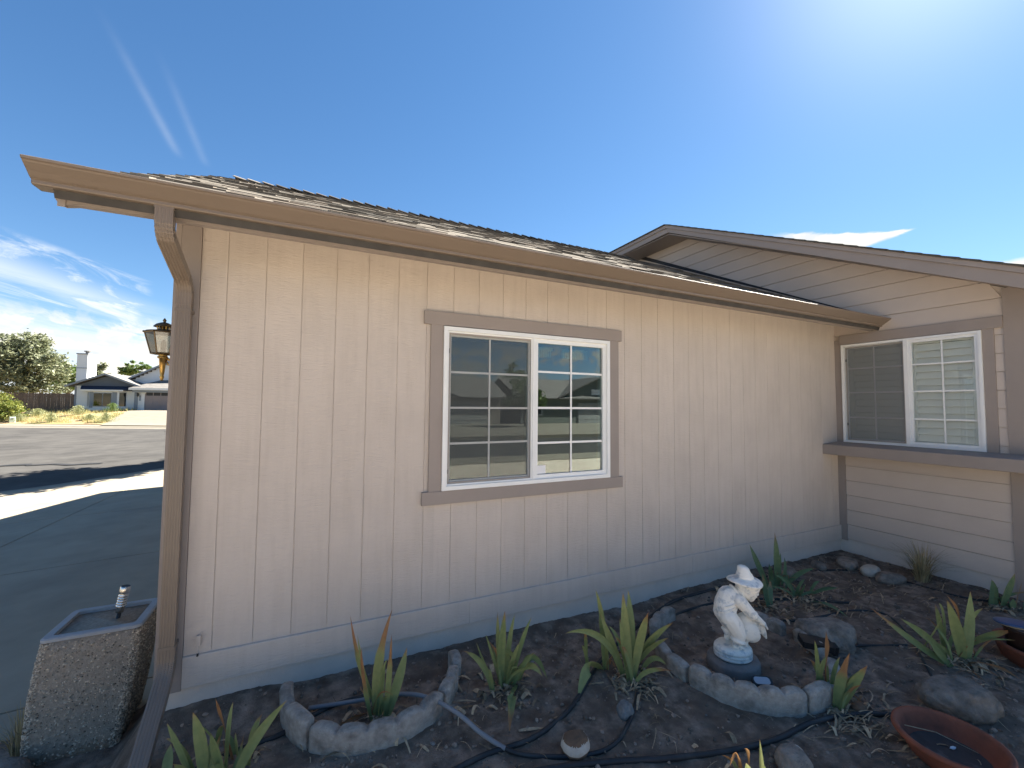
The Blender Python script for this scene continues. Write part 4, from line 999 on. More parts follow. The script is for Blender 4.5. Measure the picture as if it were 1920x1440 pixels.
# ------------------------------------------------------------------ hoses and drip lines
def smooth_path(pts, k=8):
    out = []; n = len(pts)
    for i in range(n-1):
        p0, p1, p2, p3 = (Vector(pts[max(i-1, 0)]), Vector(pts[i]), Vector(pts[i+1]), Vector(pts[min(i+2, n-1)]))
        for j in range(k):
            t = j/k; out.append(.5*((2*p1)+(p2-p0)*t+(2*p0-5*p1+4*p2-p3)*t*t+(3*p1-p0-3*p2+p3)*t**3))
    out.append(Vector(pts[-1])); return out
def hose(name, pts, r, m, label, lifts=None, cat='hose', group=None):
    P = smooth_path([(x, y, soil0(x, y)+r*.75+(lifts.get(i, 0) if lifts else 0)) for i, (x, y) in enumerate(pts)])
    o = MB().tube(P, r, 10).build(name, m, None, True)
    return tag(o, label, cat, group)
hose('garden_hose', [(.52, -.30), (.75, -.36), (.97, -.45), (1.12, -.59), (1.25, -.76), (1.34, -.90), (1.46, -1.03), (1.61, -1.12), (1.80, -1.185), (1.98, -1.18), (2.17, -1.08), (2.36, -.93), (2.44, -.84), (2.47, -.78)], .0115, 'hosegrey',
     'faded grey hose crossing the edging crescent and curling towards the tall iris', {0: .02, 1: .03, 2: .055, 3: .085, 4: .075, 5: .035})
bpy.data.objects['garden_hose'].data.materials.append(MT['hose'])
for p in bpy.data.objects['garden_hose'].data.polygons:
    if p.center.x > 1.45+.06*noise.noise((p.center.x*20, p.center.y*20, 0)): p.material_index = 1
hose('garden_hose', [(-.05, -.52), (.15, -.45), (.38, -.42), (.50, -.36), (.66, -.30), (.9, -.30)], .013, 'hose', 'dark hose end running behind the crescent from the downspout')
hose('garden_hose', [(1.02, -1.02), (1.30, -.985), (1.56, -.995), (1.75, -.945), (1.93, -.865), (2.13, -.73), (2.33, -.59), (2.56, -.47), (2.76, -.38), (3.07, -.26), (3.47, -.15), (3.90, -.14), (4.3, -.15)], .0135, 'hose',
     'black hose running from the bottom edge past the largest iris clump to the back wall')
hose('garden_hose', [(1.05, -1.12), (1.30, -1.13), (1.60, -1.19), (1.90, -1.27), (2.18, -1.37), (2.50, -1.465), (2.80, -1.51), (3.08, -1.52), (3.36, -1.58), (3.57, -1.70), (3.8, -1.95)], .0145, 'hose', 'thick black hose along the bottom of the bed leading to the terracotta bowl')
gD = 'thin black drip irrigation lines'
hose('drip_line', [(2.60, -.62), (2.80, -.50), (3.02, -.40), (3.33, -.31), (3.80, -.31), (4.25, -.42), (4.6, -.58), (5.0, -.80)], .010, 'hose', 'drip line looping behind the back of the statue ring', None, 'drip line', gD)
hose('drip_line', [(3.75, -.55), (3.95, -.66), (4.10, -.80), (4.45, -.86), (4.80, -.90), (5.0, -1.05), (4.75, -1.30), (4.36, -1.55), (4.05, -1.74), (3.85, -1.9)], .009, 'hose', 'drip line bending through the right iris clump to the oval boulder', None, 'drip line', gD)
hose('drip_line', [(4.6, -.15), (5.32, -.20), (5.80, -.33), (5.95, -.42), (6.06, -.62), (6.06, -.87), (6.05, -1.19), (6.21, -1.42)], .009, 'hose', 'drip line along the far corner in front of the dry grass tuft', None, 'drip line', gD)
hose('drip_line', [(4.02, -1.18), (4.20, -1.24), (4.35, -1.30), (4.55, -1.38)], .008, 'hose', 'short drip line end right of the big dark boulder', None, 'drip line', gD)

# ------------------------------------------------------------------ bowls and pots, solar spot lights
bowl = thing('terracotta_bowl', 'wide terracotta bowl with dark dried residue at the bottom right corner of the bed', 'bowl', (3.46, -1.975, soil0(3.46, -1.97)-.01))
MB().lathe([(0, 0), (.135, 0), (.165, .03), (.196, .085), (.205, .098), (.219, .102), (.224, .112), (.222, .124), (.212, .129), (.200, .124), (.193, .110), (.175, .062), (.155, .030), (0, .026)], 48).build('bowl_wall', 'terracotta', bowl, True)
MB().lathe([(0, .034), (.10, .036), (.152, .040)], 30).build('residue', 'bowlsoil', bowl, True)
MB().tube([(-.10, .14, .120), (.02, .06, .10), (.10, -.03, .06), (.13, -.06, .045)], .002, 5).build('straw', 'litter', bowl)
b = MB(); blob(b, (.06, .01, .045), (.020, .008, .006), random.Random(2)); b.build('chip', 'paper', bowl)
sau = thing('terracotta_pot', 'low wide terracotta pot at the right edge holding a darker pot', 'pot', (5.14, -1.93, soil0(5.14, -1.93)))
MB().lathe([(0, 0), (.21, 0), (.235, .02), (.265, .105), (.272, .112), (.272, .132), (.258, .134), (.250, .11), (.225, .04), (0, .035)], 44).build('pot_wall', 'terracotta', sau, True)
dp = thing('dark_pot', 'dark brown glazed pot standing in the low terracotta pot', 'pot', (5.10, -1.86, soil0(5.14, -1.93)+.036))
MB().lathe([(0, 0), (.10, 0), (.12, .02), (.14, .18), (.146, .185), (.146, .20), (.13, .2), (.125, .17), (0, .16)], 32).build('pot_wall', 'darkpot', dp, True)
bl = thing('solar_disc', 'round blue solar disc light with beige underside resting on the dark brown pot', 'garden light', (5.035, -1.80, soil0(5.14, -1.93)+.237))
bl.rotation_euler = (R(-6), R(4), 0)
MB().lathe([(0, -.002), (.06, 0), (.088, .012), (.092, .018), (0, .0182)], 28).build('underside', 'beige', bl, True)
MB().lathe([(.092, .0185), (.108, .020), (.108, .030), (.09, .035), (0, .037)], 30).build('disc', 'blue', bl, True)
sp = thing('solar_spotlight', 'small black solar spotlight with pale panel in front of the statue', 'garden light', (3.165, -1.185, soil0(3.165, -1.18)+.03), R(-35))
sp.rotation_euler = (R(28), 0, R(-30))
MB().prism(rrect(-.062, .062, -.03, .03, .02), 'z', 0, .022).build('housing', 'black', sp); MB().prism(rrect(-.052, .046, -.022, .022, .018), 'z', .0225, .0245).build('panel', 'solarpanel', sp)
MB().tube([(.05, 0, 0), (.07, -.01, -.05)], .007, 6).build('stake', 'black', sp)
bx = thing('solar_box', 'black rectangular solar light box lying on the statue ring beside the boulder', 'garden light', (3.79, -1.17, soil0(3.79, -1.17)+.095), R(-38))
bx.rotation_euler = (R(6), R(5), R(-38))
MB().prism(rrect(-.10, .10, -.055, .055, .012), 'z', -.02, .022).build('housing', 'black', bx); MB().box(.098, .13, -.03, .03, -.05, .015).build('bracket', 'black', bx)

# ------------------------------------------------------------------ iris plants
PLANTS = [
('A',0.877,-0.53,[[-0.048,0.103,-0.15,0.242,-0.179,0.57,0.028,0.35],[-0.021,0.003,-0.048,0.298,0.049,0.595,0.046,0.35],[0.025,-0.003,0.053,0.205,0.067,0.496,0.028,0.3],[0.03,-0.009,0.099,0.205,0.132,0.376,0.046,0.1],[0.002,-0.003,0.002,0.159,0.024,0.312,0.023,0],[-0.039,-0.01,-0.095,0.252,-0.085,0.445,0.026,0.6],[-0.048,0.014,-0.095,0.205,-0.145,0.455,0.023,0],[-0.021,-0.009,-0.076,0.113,-0.131,0.159,0.028,1],[-0.058,0.077,-0.131,-0.072,-0.252,-0.072,0.028,1]]),
('B',1.603,-0.594,[[-0.008,0.061,-0.049,0.246,-0.044,0.471,0.026,0.1],[-0.018,0.06,-0.029,0.246,0.002,0.502,0.046,0.08],[0.012,0.077,0.012,0.246,0.064,0.425,0.031,0],[0.043,0.077,0.084,0.246,0.171,0.418,0.031,0],[-0.07,-0.001,-0.1,0.195,-0.259,0.23,0.036,0.1],[-0.049,0.06,-0.131,0.164,-0.172,0.318,0.015,0],[0.074,0.12,0.074,0.287,-0.049,0.21,0.02,0],[0.074,0.093,0.135,0.225,0.238,0.092,0.041,0.05],[0.094,0.12,0.166,0.318,0.273,0.046,0.036,0],[0.053,0.061,0.104,0.164,0.186,0.277,0.026,0.1],[0.074,0.077,0.043,0.02,0.035,-0.236,0.046,0.25],[0.012,0.061,0.043,0.195,0.094,0.318,0.026,0],[-0.018,0.06,-0.07,0.195,-0.121,0.328,0.018,0],[-0.059,-0.001,-0.09,0.123,-0.085,0.184,0.02,0.0]]),
('C',2.401,-0.822,[[0.001,0.0,-0.041,0.316,-0.054,0.58,0.051,0.08],[0.006,0.0,0.012,0.316,0.003,0.559,0.053,0],[0.017,0.017,0.054,0.316,0.096,0.475,0.047,0.15],[0.043,0.12,0.128,0.253,0.286,0.369,0.042,0.08],[0.043,0.12,0.128,0.211,0.244,0.285,0.042,0.08],[-0.009,0.016,-0.062,0.211,-0.089,0.443,0.026,0],[-0.031,0.049,-0.104,0.19,-0.199,0.432,0.047,0],[-0.025,0.032,-0.168,0.401,-0.436,0.337,0.037,0],[-0.125,0.12,-0.147,0.359,-0.21,0.548,0.032,0],[-0.147,0.12,-0.168,0.295,-0.199,0.432,0.023,0],[-0.168,0.12,-0.284,0.148,-0.373,-0.126,0.063,0],[-0.263,0.062,-0.284,0.211,-0.326,0.253,0.021,0],[-0.263,0.12,-0.284,0.274,-0.294,0.337,0.021,0.4],[0.022,0.083,0.064,0.264,0.128,0.359,0.03,0],[0.107,0.12,0.17,0.169,0.254,0.074,0.032,0],[0.043,0.084,0.085,0.274,0.107,0.316,0.025,0.5]]),
('D',4.191,-0.566,[[-0.004,0.001,-0.055,0.174,-0.091,0.333,0.043,0.2],[0.007,-0.006,0.017,0.138,0.061,0.217,0.051,0.25]]),
('E',4.65,-0.399,[[-0.008,0.076,-0.023,0.262,-0.075,0.577,0.059,0.12],[0.024,0.114,0.032,0.183,0.052,0.341,0.036,0],[-0.094,0.055,-0.189,0.214,-0.26,0.42,0.043,0],[0.056,0.115,0.119,0.143,0.111,0.285,0.032,0],[0.103,0.116,0.182,0.183,0.316,0.226,0.039,0],[-0.055,0.056,-0.102,0.143,-0.134,0.277,0.028,0],[-0.031,0.057,-0.071,0.104,-0.015,0.183,0.028,0],[0.04,0.021,0.056,0.104,0.024,0.214,0.028,0],[-0.071,0.019,-0.079,0.143,-0.086,0.23,0.024,0]]),
('F',4.643,-0.603,[[-0.029,0.071,-0.104,0.198,-0.217,0.205,0.034,0],[-0.013,0.105,0.009,0.138,0.077,0.164,0.034,0],[0.009,0.071,0.009,0.122,-0.006,0.175,0.026,0],[0.032,-0.011,0.092,-0.013,0.152,-0.231,0.049,0],[-0.044,0.02,-0.104,0.032,-0.119,-0.088,0.023,1],[0.13,0.12,0.212,0.107,0.34,0.115,0.034,0],[0.13,0.12,0.16,0.153,0.22,0.141,0.026,0]]),
('G',4.684,-1.646,[[-0.019,-0.003,-0.067,0.208,-0.192,0.462,0.061,0.05],[0.008,-0.002,0.042,0.208,0.072,0.479,0.058,0],[-0.04,0.101,-0.114,0.242,-0.178,0.384,0.041,0.1],[0.082,0.12,0.136,0.154,0.412,0.225,0.058,0.25],[0.062,0.12,0.123,0.262,0.268,0.317,0.051,0.06],[-0.019,0.12,-0.033,0.33,-0.087,0.364,0.034,0],[0.062,0.12,0.096,0.29,-0.101,0.452,0.034,1],[-0.107,0.019,-0.202,0.154,-0.412,0.276,0.041,0],[-0.155,-0.059,-0.27,0.1,-0.345,0.213,0.041,0],[-0.15,-0.062,-0.303,0.073,-0.644,0.364,0.037,0.2],[-0.216,0.111,-0.175,0.154,-0.155,0.33,0.027,0],[0.021,-0.013,0.096,0.039,0.062,0.1,0.02,1],[-0.08,-0.003,0.014,0.141,-0.04,0.127,0.02,1],[-0.053,-0.025,0.069,-0.015,0.136,-0.15,0.027,1],[-0.101,-0.026,-0.033,-0.049,0.021,-0.17,0.024,1],[-0.114,-0.048,-0.121,-0.116,-0.148,-0.198,0.014,1]]),
('H',3.36,-1.524,[[-0.012,0.005,-0.002,0.197,0.046,0.361,0.048,0.4],[0.008,0.005,0.066,0.178,0.143,0.294,0.053,0.15],[0.037,0.061,0.085,0.158,0.172,0.187,0.044,0.5],[-0.05,0.12,-0.041,0.207,-0.002,0.274,0.034,0.05],[-0.031,0.12,-0.06,0.274,-0.108,0.39,0.021,0],[0.008,0.12,0.008,0.294,0.022,0.41,0.044,1],[0.056,0.09,0.085,0.139,0.124,0.226,0.029,0]]),
('I',0.114,-0.583,[[-0.029,-0.009,-0.029,0.198,-0.08,0.334,0.045,0.05],[0.07,-0.008,0.037,0.157,0.021,0.256,0.054,0.02],[0.025,0.12,-0.012,0.256,-0.019,0.355,0.019,1],[0.045,0.037,0.041,0.239,0.054,0.328,0.025,0.06],[0.111,-0.008,0.153,0.177,0.31,0.332,0.041,0.04],[-0.07,-0.01,-0.153,0.177,-0.217,0.266,0.033,0.03],[-0.054,-0.01,-0.136,0.177,-0.264,0.153,0.025,0.08],[-0.07,-0.01,-0.087,0.095,-0.12,0.149,0.05,0.1],[-0.033,-0.009,-0.029,0.095,-0.041,0.157,0.037,0.15],[-0.198,-0.011,-0.219,0.074,-0.233,0.134,0.037,0.05],[0.107,-0.008,0.107,0.074,0.116,0.116,0.033,0],[0.078,0.086,0.091,0.157,0.126,0.25,0.025,0.1],[0.12,0.086,0.12,0.165,0.161,0.227,0.029,0.15],[-0.029,0.12,-0.054,0.198,-0.126,0.239,0.019,0.1],[0.004,-0.009,-0.004,0.116,0.012,0.19,0.021,0.2]]),
('J',2.407,-1.657,[[-0.021,0.004,-0.042,0.087,-0.068,0.149,0.037,0],[0.008,0.005,0.008,0.087,0.012,0.224,0.021,0],[-0.029,0.12,-0.062,0.212,-0.11,0.087,0.019,1],[0.0,0.101,-0.012,0.17,-0.029,0.141,0.017,1],[0.046,0.005,0.037,0.087,0.021,0.129,0.021,0],[0.062,0.028,0.062,0.079,0.083,0.091,0.025,0]]),
('K',6.059,-1.43,[[-0.041,0.035,-0.049,0.137,-0.079,0.274,0.047,0],[0.002,0.035,0.002,0.137,-0.007,0.24,0.06,0],[0.045,0.018,0.062,0.18,0.079,0.342,0.069,0.05],[0.096,-0.017,0.105,0.051,0.109,0.102,0.06,0],[0.165,-0.051,0.182,0.094,0.216,0.197,0.051,0],[0.131,0.002,0.148,0.094,0.173,0.257,0.017,1],[0.191,-0.068,0.208,0.051,0.221,0.12,0.051,0]]),
]

RR, DD = Vector((.9035, -.4285, 0)), Vector((.4285, .9035, 0))
rs = random.Random(21)
def blade(p0, p1, p2, w, dry, n=12, tw=0.0, vfold=.16):
    mb = MB(); dr = []
    N0 = (Matrix.Rotation(tw, 3, 'Z') @ (-DD)).normalized()
    for i in range(n+1):
        t = i/n
        c = p0*(1-t)**2 + p1*2*t*(1-t) + p2*t*t
        T = ((p1-p0)*2*(1-t) + (p2-p1)*2*t).normalized()
        Wd = T.cross(N0)
        if Wd.length < .15: Wd = T.cross(V((0, 0, 1)))
        Wd.normalize(); Nn = Wd.cross(T).normalized()
        ww_ = w*.5*min(1.0, .62+1.1*t)*(1.0 if t < .55 else max(0.0, 1-((t-.55)/.45)**1.7))
        if dry >= 1: ww_ *= .55+.35*math.sin(t*9+tw*5); curl = .5
        else: curl = vfold
        q = (t-(1-dry))/.07 if dry < 1 else 1.0
        d = max(0.0, min(1.0, .5+q*.5)) if dry > 0 else max(0.0, min(1, (t-.97)/.03))*.8
        if d > .6 and dry < 1: ww_ *= .72
        mb.v += [tuple(c-Wd*ww_+Nn*ww_*curl), tuple(c-Wd*ww_*.5+Nn*ww_*.1), tuple(c-Nn*ww_*vfold), tuple(c+Wd*ww_*.5+Nn*ww_*.1), tuple(c+Wd*ww_+Nn*ww_*curl)]
        dr += [min(1, d*1.1+.12*(dry > 0))]+[d]*3+[min(1, d*1.1+.12*(dry > 0))]
    for i in range(n):
        for k in range(4): q = i*5+k; mb.f.append((q, q+1, q+6, q+5)); mb.m.append(0)
    return mb, dr
INFO = {'A': ('tall iris with browned tips growing inside the edging crescent', 'iris'), 'B': ('bushy iris with drooping leaves right of the edging crescent', 'iris'),
        'C': ('largest iris clump, left of the statue ring between two hoses', 'iris'), 'D': ('small forked iris right behind the statue hat', 'irisblue'),
        'E': ('upright iris clump against the back wall behind the statue', 'irisblue'), 'F': ('sprawling iris with arching leaves above the big boulder', 'irisblue'),
        'G': ('pale green iris clump with wide spread leaves beside the low terracotta pot', 'iris'), 'H': ('stunted iris with shrivelled orange tips right of the statue ring', 'iris'),
        'I': ('iris in the bottom left corner beside the downspout end', 'iris'), 'J': ('iris at the bottom edge with sunlit leaf tips', 'iris'), 'K': ('broad iris at the right edge in front of the wing wall', 'irisblue')}
litter = MB(); crumbs = MB(); pebs = MB()
def strip(mb, x, y, L, w, a, rs_, lift=.006):
    n = 5; x0, y0 = x, y; cz = rs_.uniform(0, .025); vs = []
    bend = rs_.gauss(0, .5)
    for i in range(n+1):
        t = i/n; aa = a+bend*t
        z = soil0(x0, y0)+lift+cz*math.sin(t*math.pi)*1.2
        hw = w*.5*(1-.7*abs(t-.4)); px, py = -math.sin(aa), math.cos(aa); tz = rs_.uniform(-.3, .3)*hw
        vs += [(x0-px*hw, y0-py*hw, z-tz), (x0+px*hw, y0+py*hw, z+tz)]; x0 += math.cos(aa)*L/n; y0 += math.sin(aa)*L/n
    mb.add(vs, [(2*i, 2*i+1, 2*i+3, 2*i+2) for i in range(n)])
for key, bx_, by_, leaves in PLANTS:
    if key == 'J': bx_, by_ = 2.365, -1.725
    lab, mk = INFO[key]; z0 = soil0(bx_, by_)
    ir = thing('iris', lab, 'iris', (bx_, by_, z0-.005), 0, 'irises in the garden bed')
    for (du, dep, cu, ch, tu, th_, w, dry) in leaves:
        if key == 'J': ch, th_ = ch*1.1+.02, th_*1.1+.02
        jit = rs.uniform(-.05, .05)
        hook = th_ < 0.02 or (dry == 1 and th_ < .05)
        p0 = RR*du + DD*dep
        p1 = RR*cu + DD*(dep*.7+jit*.6) + V((0, 0, max(.02, ch if ch > .02 else .05)))
        p2 = RR*tu + DD*(dep*.5+jit*1.6 + (0 if th_ > 0 else max(-.25, th_))) + V((0, 0, th_ if th_ > .02 else .015))
        if th_ < 0:  # droops forward on to the soil, towards the viewer
            p2 = RR*tu + DD*(th_*1.45) + V((0, 0, .012)); p1 = RR*cu + DD*(th_*.5) + V((0, 0, max(.06, ch+.10)))
        mb, dr = blade(p0, p1, p2, w*(1.5 if key == 'J' else 1.12), dry, tw=rs.uniform(-.45, .45))
        me = mb.mesh('leaf', mk, True); at = me.attributes.new('dry', 'FLOAT', 'POINT'); at.data.foreach_set('value', dr)
        link('leaf' if dry < 1 else 'dry_leaf', me, ir)
    med = sorted(l[5] for l in leaves)[len(leaves)//2]; wid = sum(l[6] for l in leaves)/len(leaves)
    for k in range({'D': 2, 'A': 3, 'J': 2}.get(key, 7)):      # younger and withered blades between the big ones
        src = rs.choice(leaves); dry = rs.choice((0, .1, .25, .45, 1)); hh = max(.07, med)*rs.uniform(.4, .95); lean = rs.gauss(0, .10)
        p0 = RR*(src[0]+rs.gauss(0, .015)) + DD*(src[1]+rs.gauss(0, .02)); p1 = p0 + RR*lean*.3 + V((0, 0, hh*.8)); p2 = p0 + RR*lean*1.3 + DD*rs.gauss(0, .07) + V((0, 0, hh*(1 if dry < 1 else rs.uniform(.1, .7))))
        mb, dr = blade(p0, p1, p2, wid*rs.uniform(.45, .85), dry, tw=rs.uniform(-.8, .8))
        me = mb.mesh('leaf', mk, True); at_ = me.attributes.new('dry', 'FLOAT', 'POINT'); at_.data.foreach_set('value', dr)
        link('leaf' if dry < 1 else 'dry_leaf', me, ir)
    spread = {'D': .12, 'E': .22, 'K': .15}.get(key, .26)
    for k in range({'C': 80, 'G': 80, 'H': 70, 'F': 70, 'B': 45}.get(key, 35)):
        a = rs.uniform(0, 6.28); d = abs(rs.gauss(0, spread*.6)); x, y = bx_+d*math.cos(a), by_+d*math.sin(a)
        strip(litter, x, y, rs.uniform(.03, .16), rs.uniform(.004, .020), rs.uniform(0, 6.28), rs)
for k in range(420):
    x, y = rs.uniform(.0, 6.4), rs.uniform(-2.2, -.1); strip(litter, x, y, rs.uniform(.02, .12), rs.uniform(.002, .007), rs.uniform(0, 6.28), rs)
for k in range(70):
    x, y = rs.gauss(3.35, .3), rs.gauss(-1.66, .12); strip(litter, x, y, rs.uniform(.06, .2), rs.uniform(.004, .012), rs.uniform(-.8, .3), rs)
for k in range(120):
    x, y = rs.gauss(5.0, .6), rs.gauss(-.75, .25); strip(litter, x, y, rs.uniform(.06, .25), rs.uniform(.004, .010), rs.uniform(-.6, .6), rs)
for key, bx_, by_, leaves in PLANTS:   # broad curled scraps of dead leaf
    for k in range(26):
        a = rs.uniform(0, 6.28); d = abs(rs.gauss(.05, .16)); strip(litter, bx_+d*math.cos(a), by_+d*math.sin(a), rs.uniform(.03, .10), rs.uniform(.014, .034), rs.uniform(0, 6.28), rs)
stuff(litter.build('leaf_litter', 'litter'), 'dry brown leaf scraps scattered over the soil of the bed', 'leaf litter')
for k in range(8000):
    x = rs.uniform(-.2, 6.4); y = rs.uniform(-2.1, -.03); r = .0022+.012*rs.random()**6
    blob(crumbs, (x, y, soil0(x, y)+.004+r*.3), (r*1.2, r, r*.8), rs, .3)
stuff(crumbs.build('soil_crumbs', 'clod'), 'loose crumbs of dark soil over the bed', 'soil crumbs')
for k in range(450):
    x = rs.uniform(-.2, 6.4); y = rs.uniform(-2.1, -.03); r = .0025+.010*rs.random()**5
    blob(pebs, (x, y, soil0(x, y)+.004+r*.3), (r*1.4, r, r*.7), rs, .2)
stuff(pebs.build('pebbles', 'pebble'), 'small pale pebbles scattered over the bed', 'pebbles')

# dry ornamental grass and the tuft by the planter
def tuft(name, loc, h, spread, n, m, label, parent=None, cat='grass', group=None, green=False, thick=.0028):
    o = thing(name, label, cat, loc, 0, group); mb = MB(); q = random.Random(int(h*1000)+n)
    for i in range(n):
        a = q.uniform(0, 6.28); r0 = q.uniform(0, spread*.18); L = h*q.uniform(.45, 1.0); out = spread*q.uniform(.1, 1.0)**1.2
        p0 = V((r0*math.cos(a), r0*math.sin(a), -.01)); p2 = V(((r0+out)*math.cos(a), (r0+out)*math.sin(a), L*(1-.35*(out/spread)**2))); p1 = V((r0*1.6*math.cos(a), r0*1.6*math.sin(a), L*.65))
        w = thick*q.uniform(.7, 1.4); side = V((-math.sin(a+q.uniform(-1, 1)), math.cos(a), 0)); vs = []; s_ = 5
        for k in range(s_+1):
            t = k/s_; c = p0*(1-t)**2+p1*2*t*(1-t)+p2*t*t; ww_ = w*(1-t*.85); vs += [c-side*ww_, c+side*ww_]
        mb.add(vs, [(2*k, 2*k+1, 2*k+3, 2*k+2) for k in range(s_)])
    stuff(mb.build('blades', m, o)); return o
tuft('grass_tuft', (6.20, -.86, soil0(6.2, -.86)), .42, .30, 260, 'drygrass', 'dry straw coloured grass tuft against the wing wall')
tuft('grass_tuft', (-.93, .36, -.13), .36, .16, 130, 'drygrass', 'dry grass tuft growing behind the left side of the square planter')
# ------------------------------------------------------------------ trees and shrubs
def leaf_cloud(mb, blobs, n, size, q, flat=.6):
    tot = sum(b[3]*b[4]*b[5] for b in blobs)
    for (x, y, z, a, b_, c) in blobs:
        k = int(n*a*b_*c/tot)
        # sub-clumps give light and dark masses and gaps
        cl = []
        for _ in range(max(6, k//55)):
            v = V((q.gauss(0, 1), q.gauss(0, 1), q.gauss(0, 1))).normalized()*q.uniform(.45, 1.0)
            cl.append((x+v.x*a, y+v.y*b_, z+v.z*c, q.uniform(.16, .34)))
        for _ in range(k):
            cx_, cy_, cz_, cr = q.choice(cl); p = V((cx_+q.gauss(0, cr*a*.6), cy_+q.gauss(0, cr*b_*.6), cz_+q.gauss(0, cr*c*.5)))
            s = size*q.uniform(.5, 1.3); u = V((q.gauss(0, 1), q.gauss(0, 1), q.gauss(0, flat))).normalized(); w = u.cross(V((q.gauss(0, 1), q.gauss(0, 1), q.gauss(0, 1)))).normalized()
            mb.add([p-u*s, p-w*s*.42, p+u*s, p+w*s*.42], [(0, 1, 2, 3)])
def tree(name, loc, label, trunk_h, trunk_r, blobs, n, size, m, seed, group='trees beyond the street', limbs=6):
    q = random.Random(seed); o = thing(name, label, 'tree', loc, 0, group); mb = MB()
    top = max(b[2] for b in blobs)
    mb.tube([(0, 0, -.3), (q.gauss(0, .05), 0, trunk_h*.5), (q.gauss(0, .1), q.gauss(0, .1), trunk_h), (q.gauss(0, .2), q.gauss(0, .2), top)], trunk_r, 8, rads=[trunk_r*1.25, trunk_r, trunk_r*.8, trunk_r*.2])
    for i in range(limbs):
        b = q.choice(blobs); e = V((b[0]+q.uniform(-.5, .5)*b[3], b[1]+q.uniform(-.5, .5)*b[4], b[2]+q.uniform(-.2, .5)*b[5]))
        s = V((0, 0, trunk_h*q.uniform(.6, 1.0))); mb.tube([s, s.lerp(e, .5)+V((0, 0, .2)), e], .05, 6, rads=[trunk_r*.5, trunk_r*.3, trunk_r*.1])
    mb.build('trunk', 'bark', o, True)
    mb = MB(); leaf_cloud(mb, blobs, n, size, q); stuff(mb.build('crown', m, o)); return o
def at(d, px, h=0.0):
    """a point on the ground, d metres away along the view axis, on the bearing of photo column px"""
    l = (px-960)/782.3*d; x, y = lat(d, l); return (x, y, gz(x, y)+.08+h)
tree('tree', at(47, 42), 'big grey-green tree standing behind the brown fence on the left', 2.4, .28,
     [(0, 0, 5.2, 2.8, 2.4, 2.6), (-2.4, .3, 4.8, 2.1, 1.9, 2.4), (2.0, -.2, 4.6, 1.9, 1.7, 2.1), (.5, .2, 7.3, 1.8, 1.7, 1.4), (-1.7, 0, 7.4, 1.5, 1.4, 1.3), (2.4, 0, 2.7, 1.8, 1.5, 1.3), (-.4, -.6, 2.6, 2.4, 1.6, 1.3)], 17000, .19, 'leafgrey', 1, limbs=12)
tree('tree', at(33.2, -4), 'bright yellow-green bushy tree at the left edge in front of the fence', .6, .12,
     [(0, 0, 1.3, 1.2, 1.1, 1.1), (.8, -.1, 1.0, .9, .9, .8), (-.8, .1, 1.8, 1.0, 1.0, 1.1), (1.25, -.1, .5, .7, .6, .5)], 6500, .085, 'leafyellow', 2)
tree('tree', at(55, 128), 'green tree showing between the big grey-green tree and the white chimney', 2.0, .2,
     [(0, 0, 4.2, 1.6, 1.5, 1.6), (1.2, 0, 3.4, 1.3, 1.2, 1.3), (-1.0, 0, 3.3, 1.4, 1.2, 1.5)], 4500, .22, 'leafgreen', 3)
tree('tree', at(60, 181), 'olive tree top just right of the white chimney', 2.4, .2,
     [(0, 0, 5.3, 1.0, 1.0, 1.3), (.5, 0, 4.2, 1.1, 1.0, 1.1), (-.5, 0, 3.6, 1.3, 1.0, 1.4)], 2600, .22, 'leafgrey', 4)
tree('tree', at(66, 252), 'dark green tree top peeking over the roof of the white house', 3.0, .2,
     [(0, 0, 6.3, 1.2, 1.1, 1.0), (1.3, 0, 5.9, 1.3, 1.2, .8), (-1.0, 0, 5.6, 1.3, 1.2, .9)], 2600, .22, 'leafgreen', 5)
# street trees behind this house: their shade lies across the street
tree('tree', (-.5, 15.4, gz(-.5, 15.4)), 'street tree hidden behind the garage that shades the near side of the street', 2.4, .16,
     [(0, 0, 4.6, 1.5, 1.7, 1.4), (-1.0, -1.0, 4.4, 1.3, 1.3, 1.2), (.8, .9, 4.6, 1.4, 1.5, 1.2), (-.6, .9, 5.2, 1.2, 1.3, 1.0), (-1.3, -2.0, 4.2, 1.1, 1.2, 1.0)], 10000, .17, 'leafgreen', 6, 'street trees behind the house', limbs=8)
tree('tree', (2.0, 17.9, gz(2.0, 17.9)), 'second street tree hidden behind the garage, nearer the far side of the street', 2.4, .16,
     [(0, 0, 4.4, 1.6, 1.6, 1.3), (-1.2, -.8, 4.3, 1.3, 1.3, 1.2), (1.2, .6, 4.4, 1.4, 1.4, 1.2), (0, -.4, 5.3, 1.2, 1.2, .9)], 8000, .17, 'leafgreen', 16, 'street trees behind the house', limbs=8)
tree('tree', (-2.6, 33.0, gz(-2.6, 33)), 'farther street tree hidden behind the house', 1.6, .12,
     [(0, 0, 3.0, 1.5, 1.4, .9), (-1.3, .3, 2.8, 1.2, 1.2, .7)], 2600, .16, 'leafgreen', 7, 'street trees behind the house')
gS = 'sage coloured weed bushes in the yard across the street'
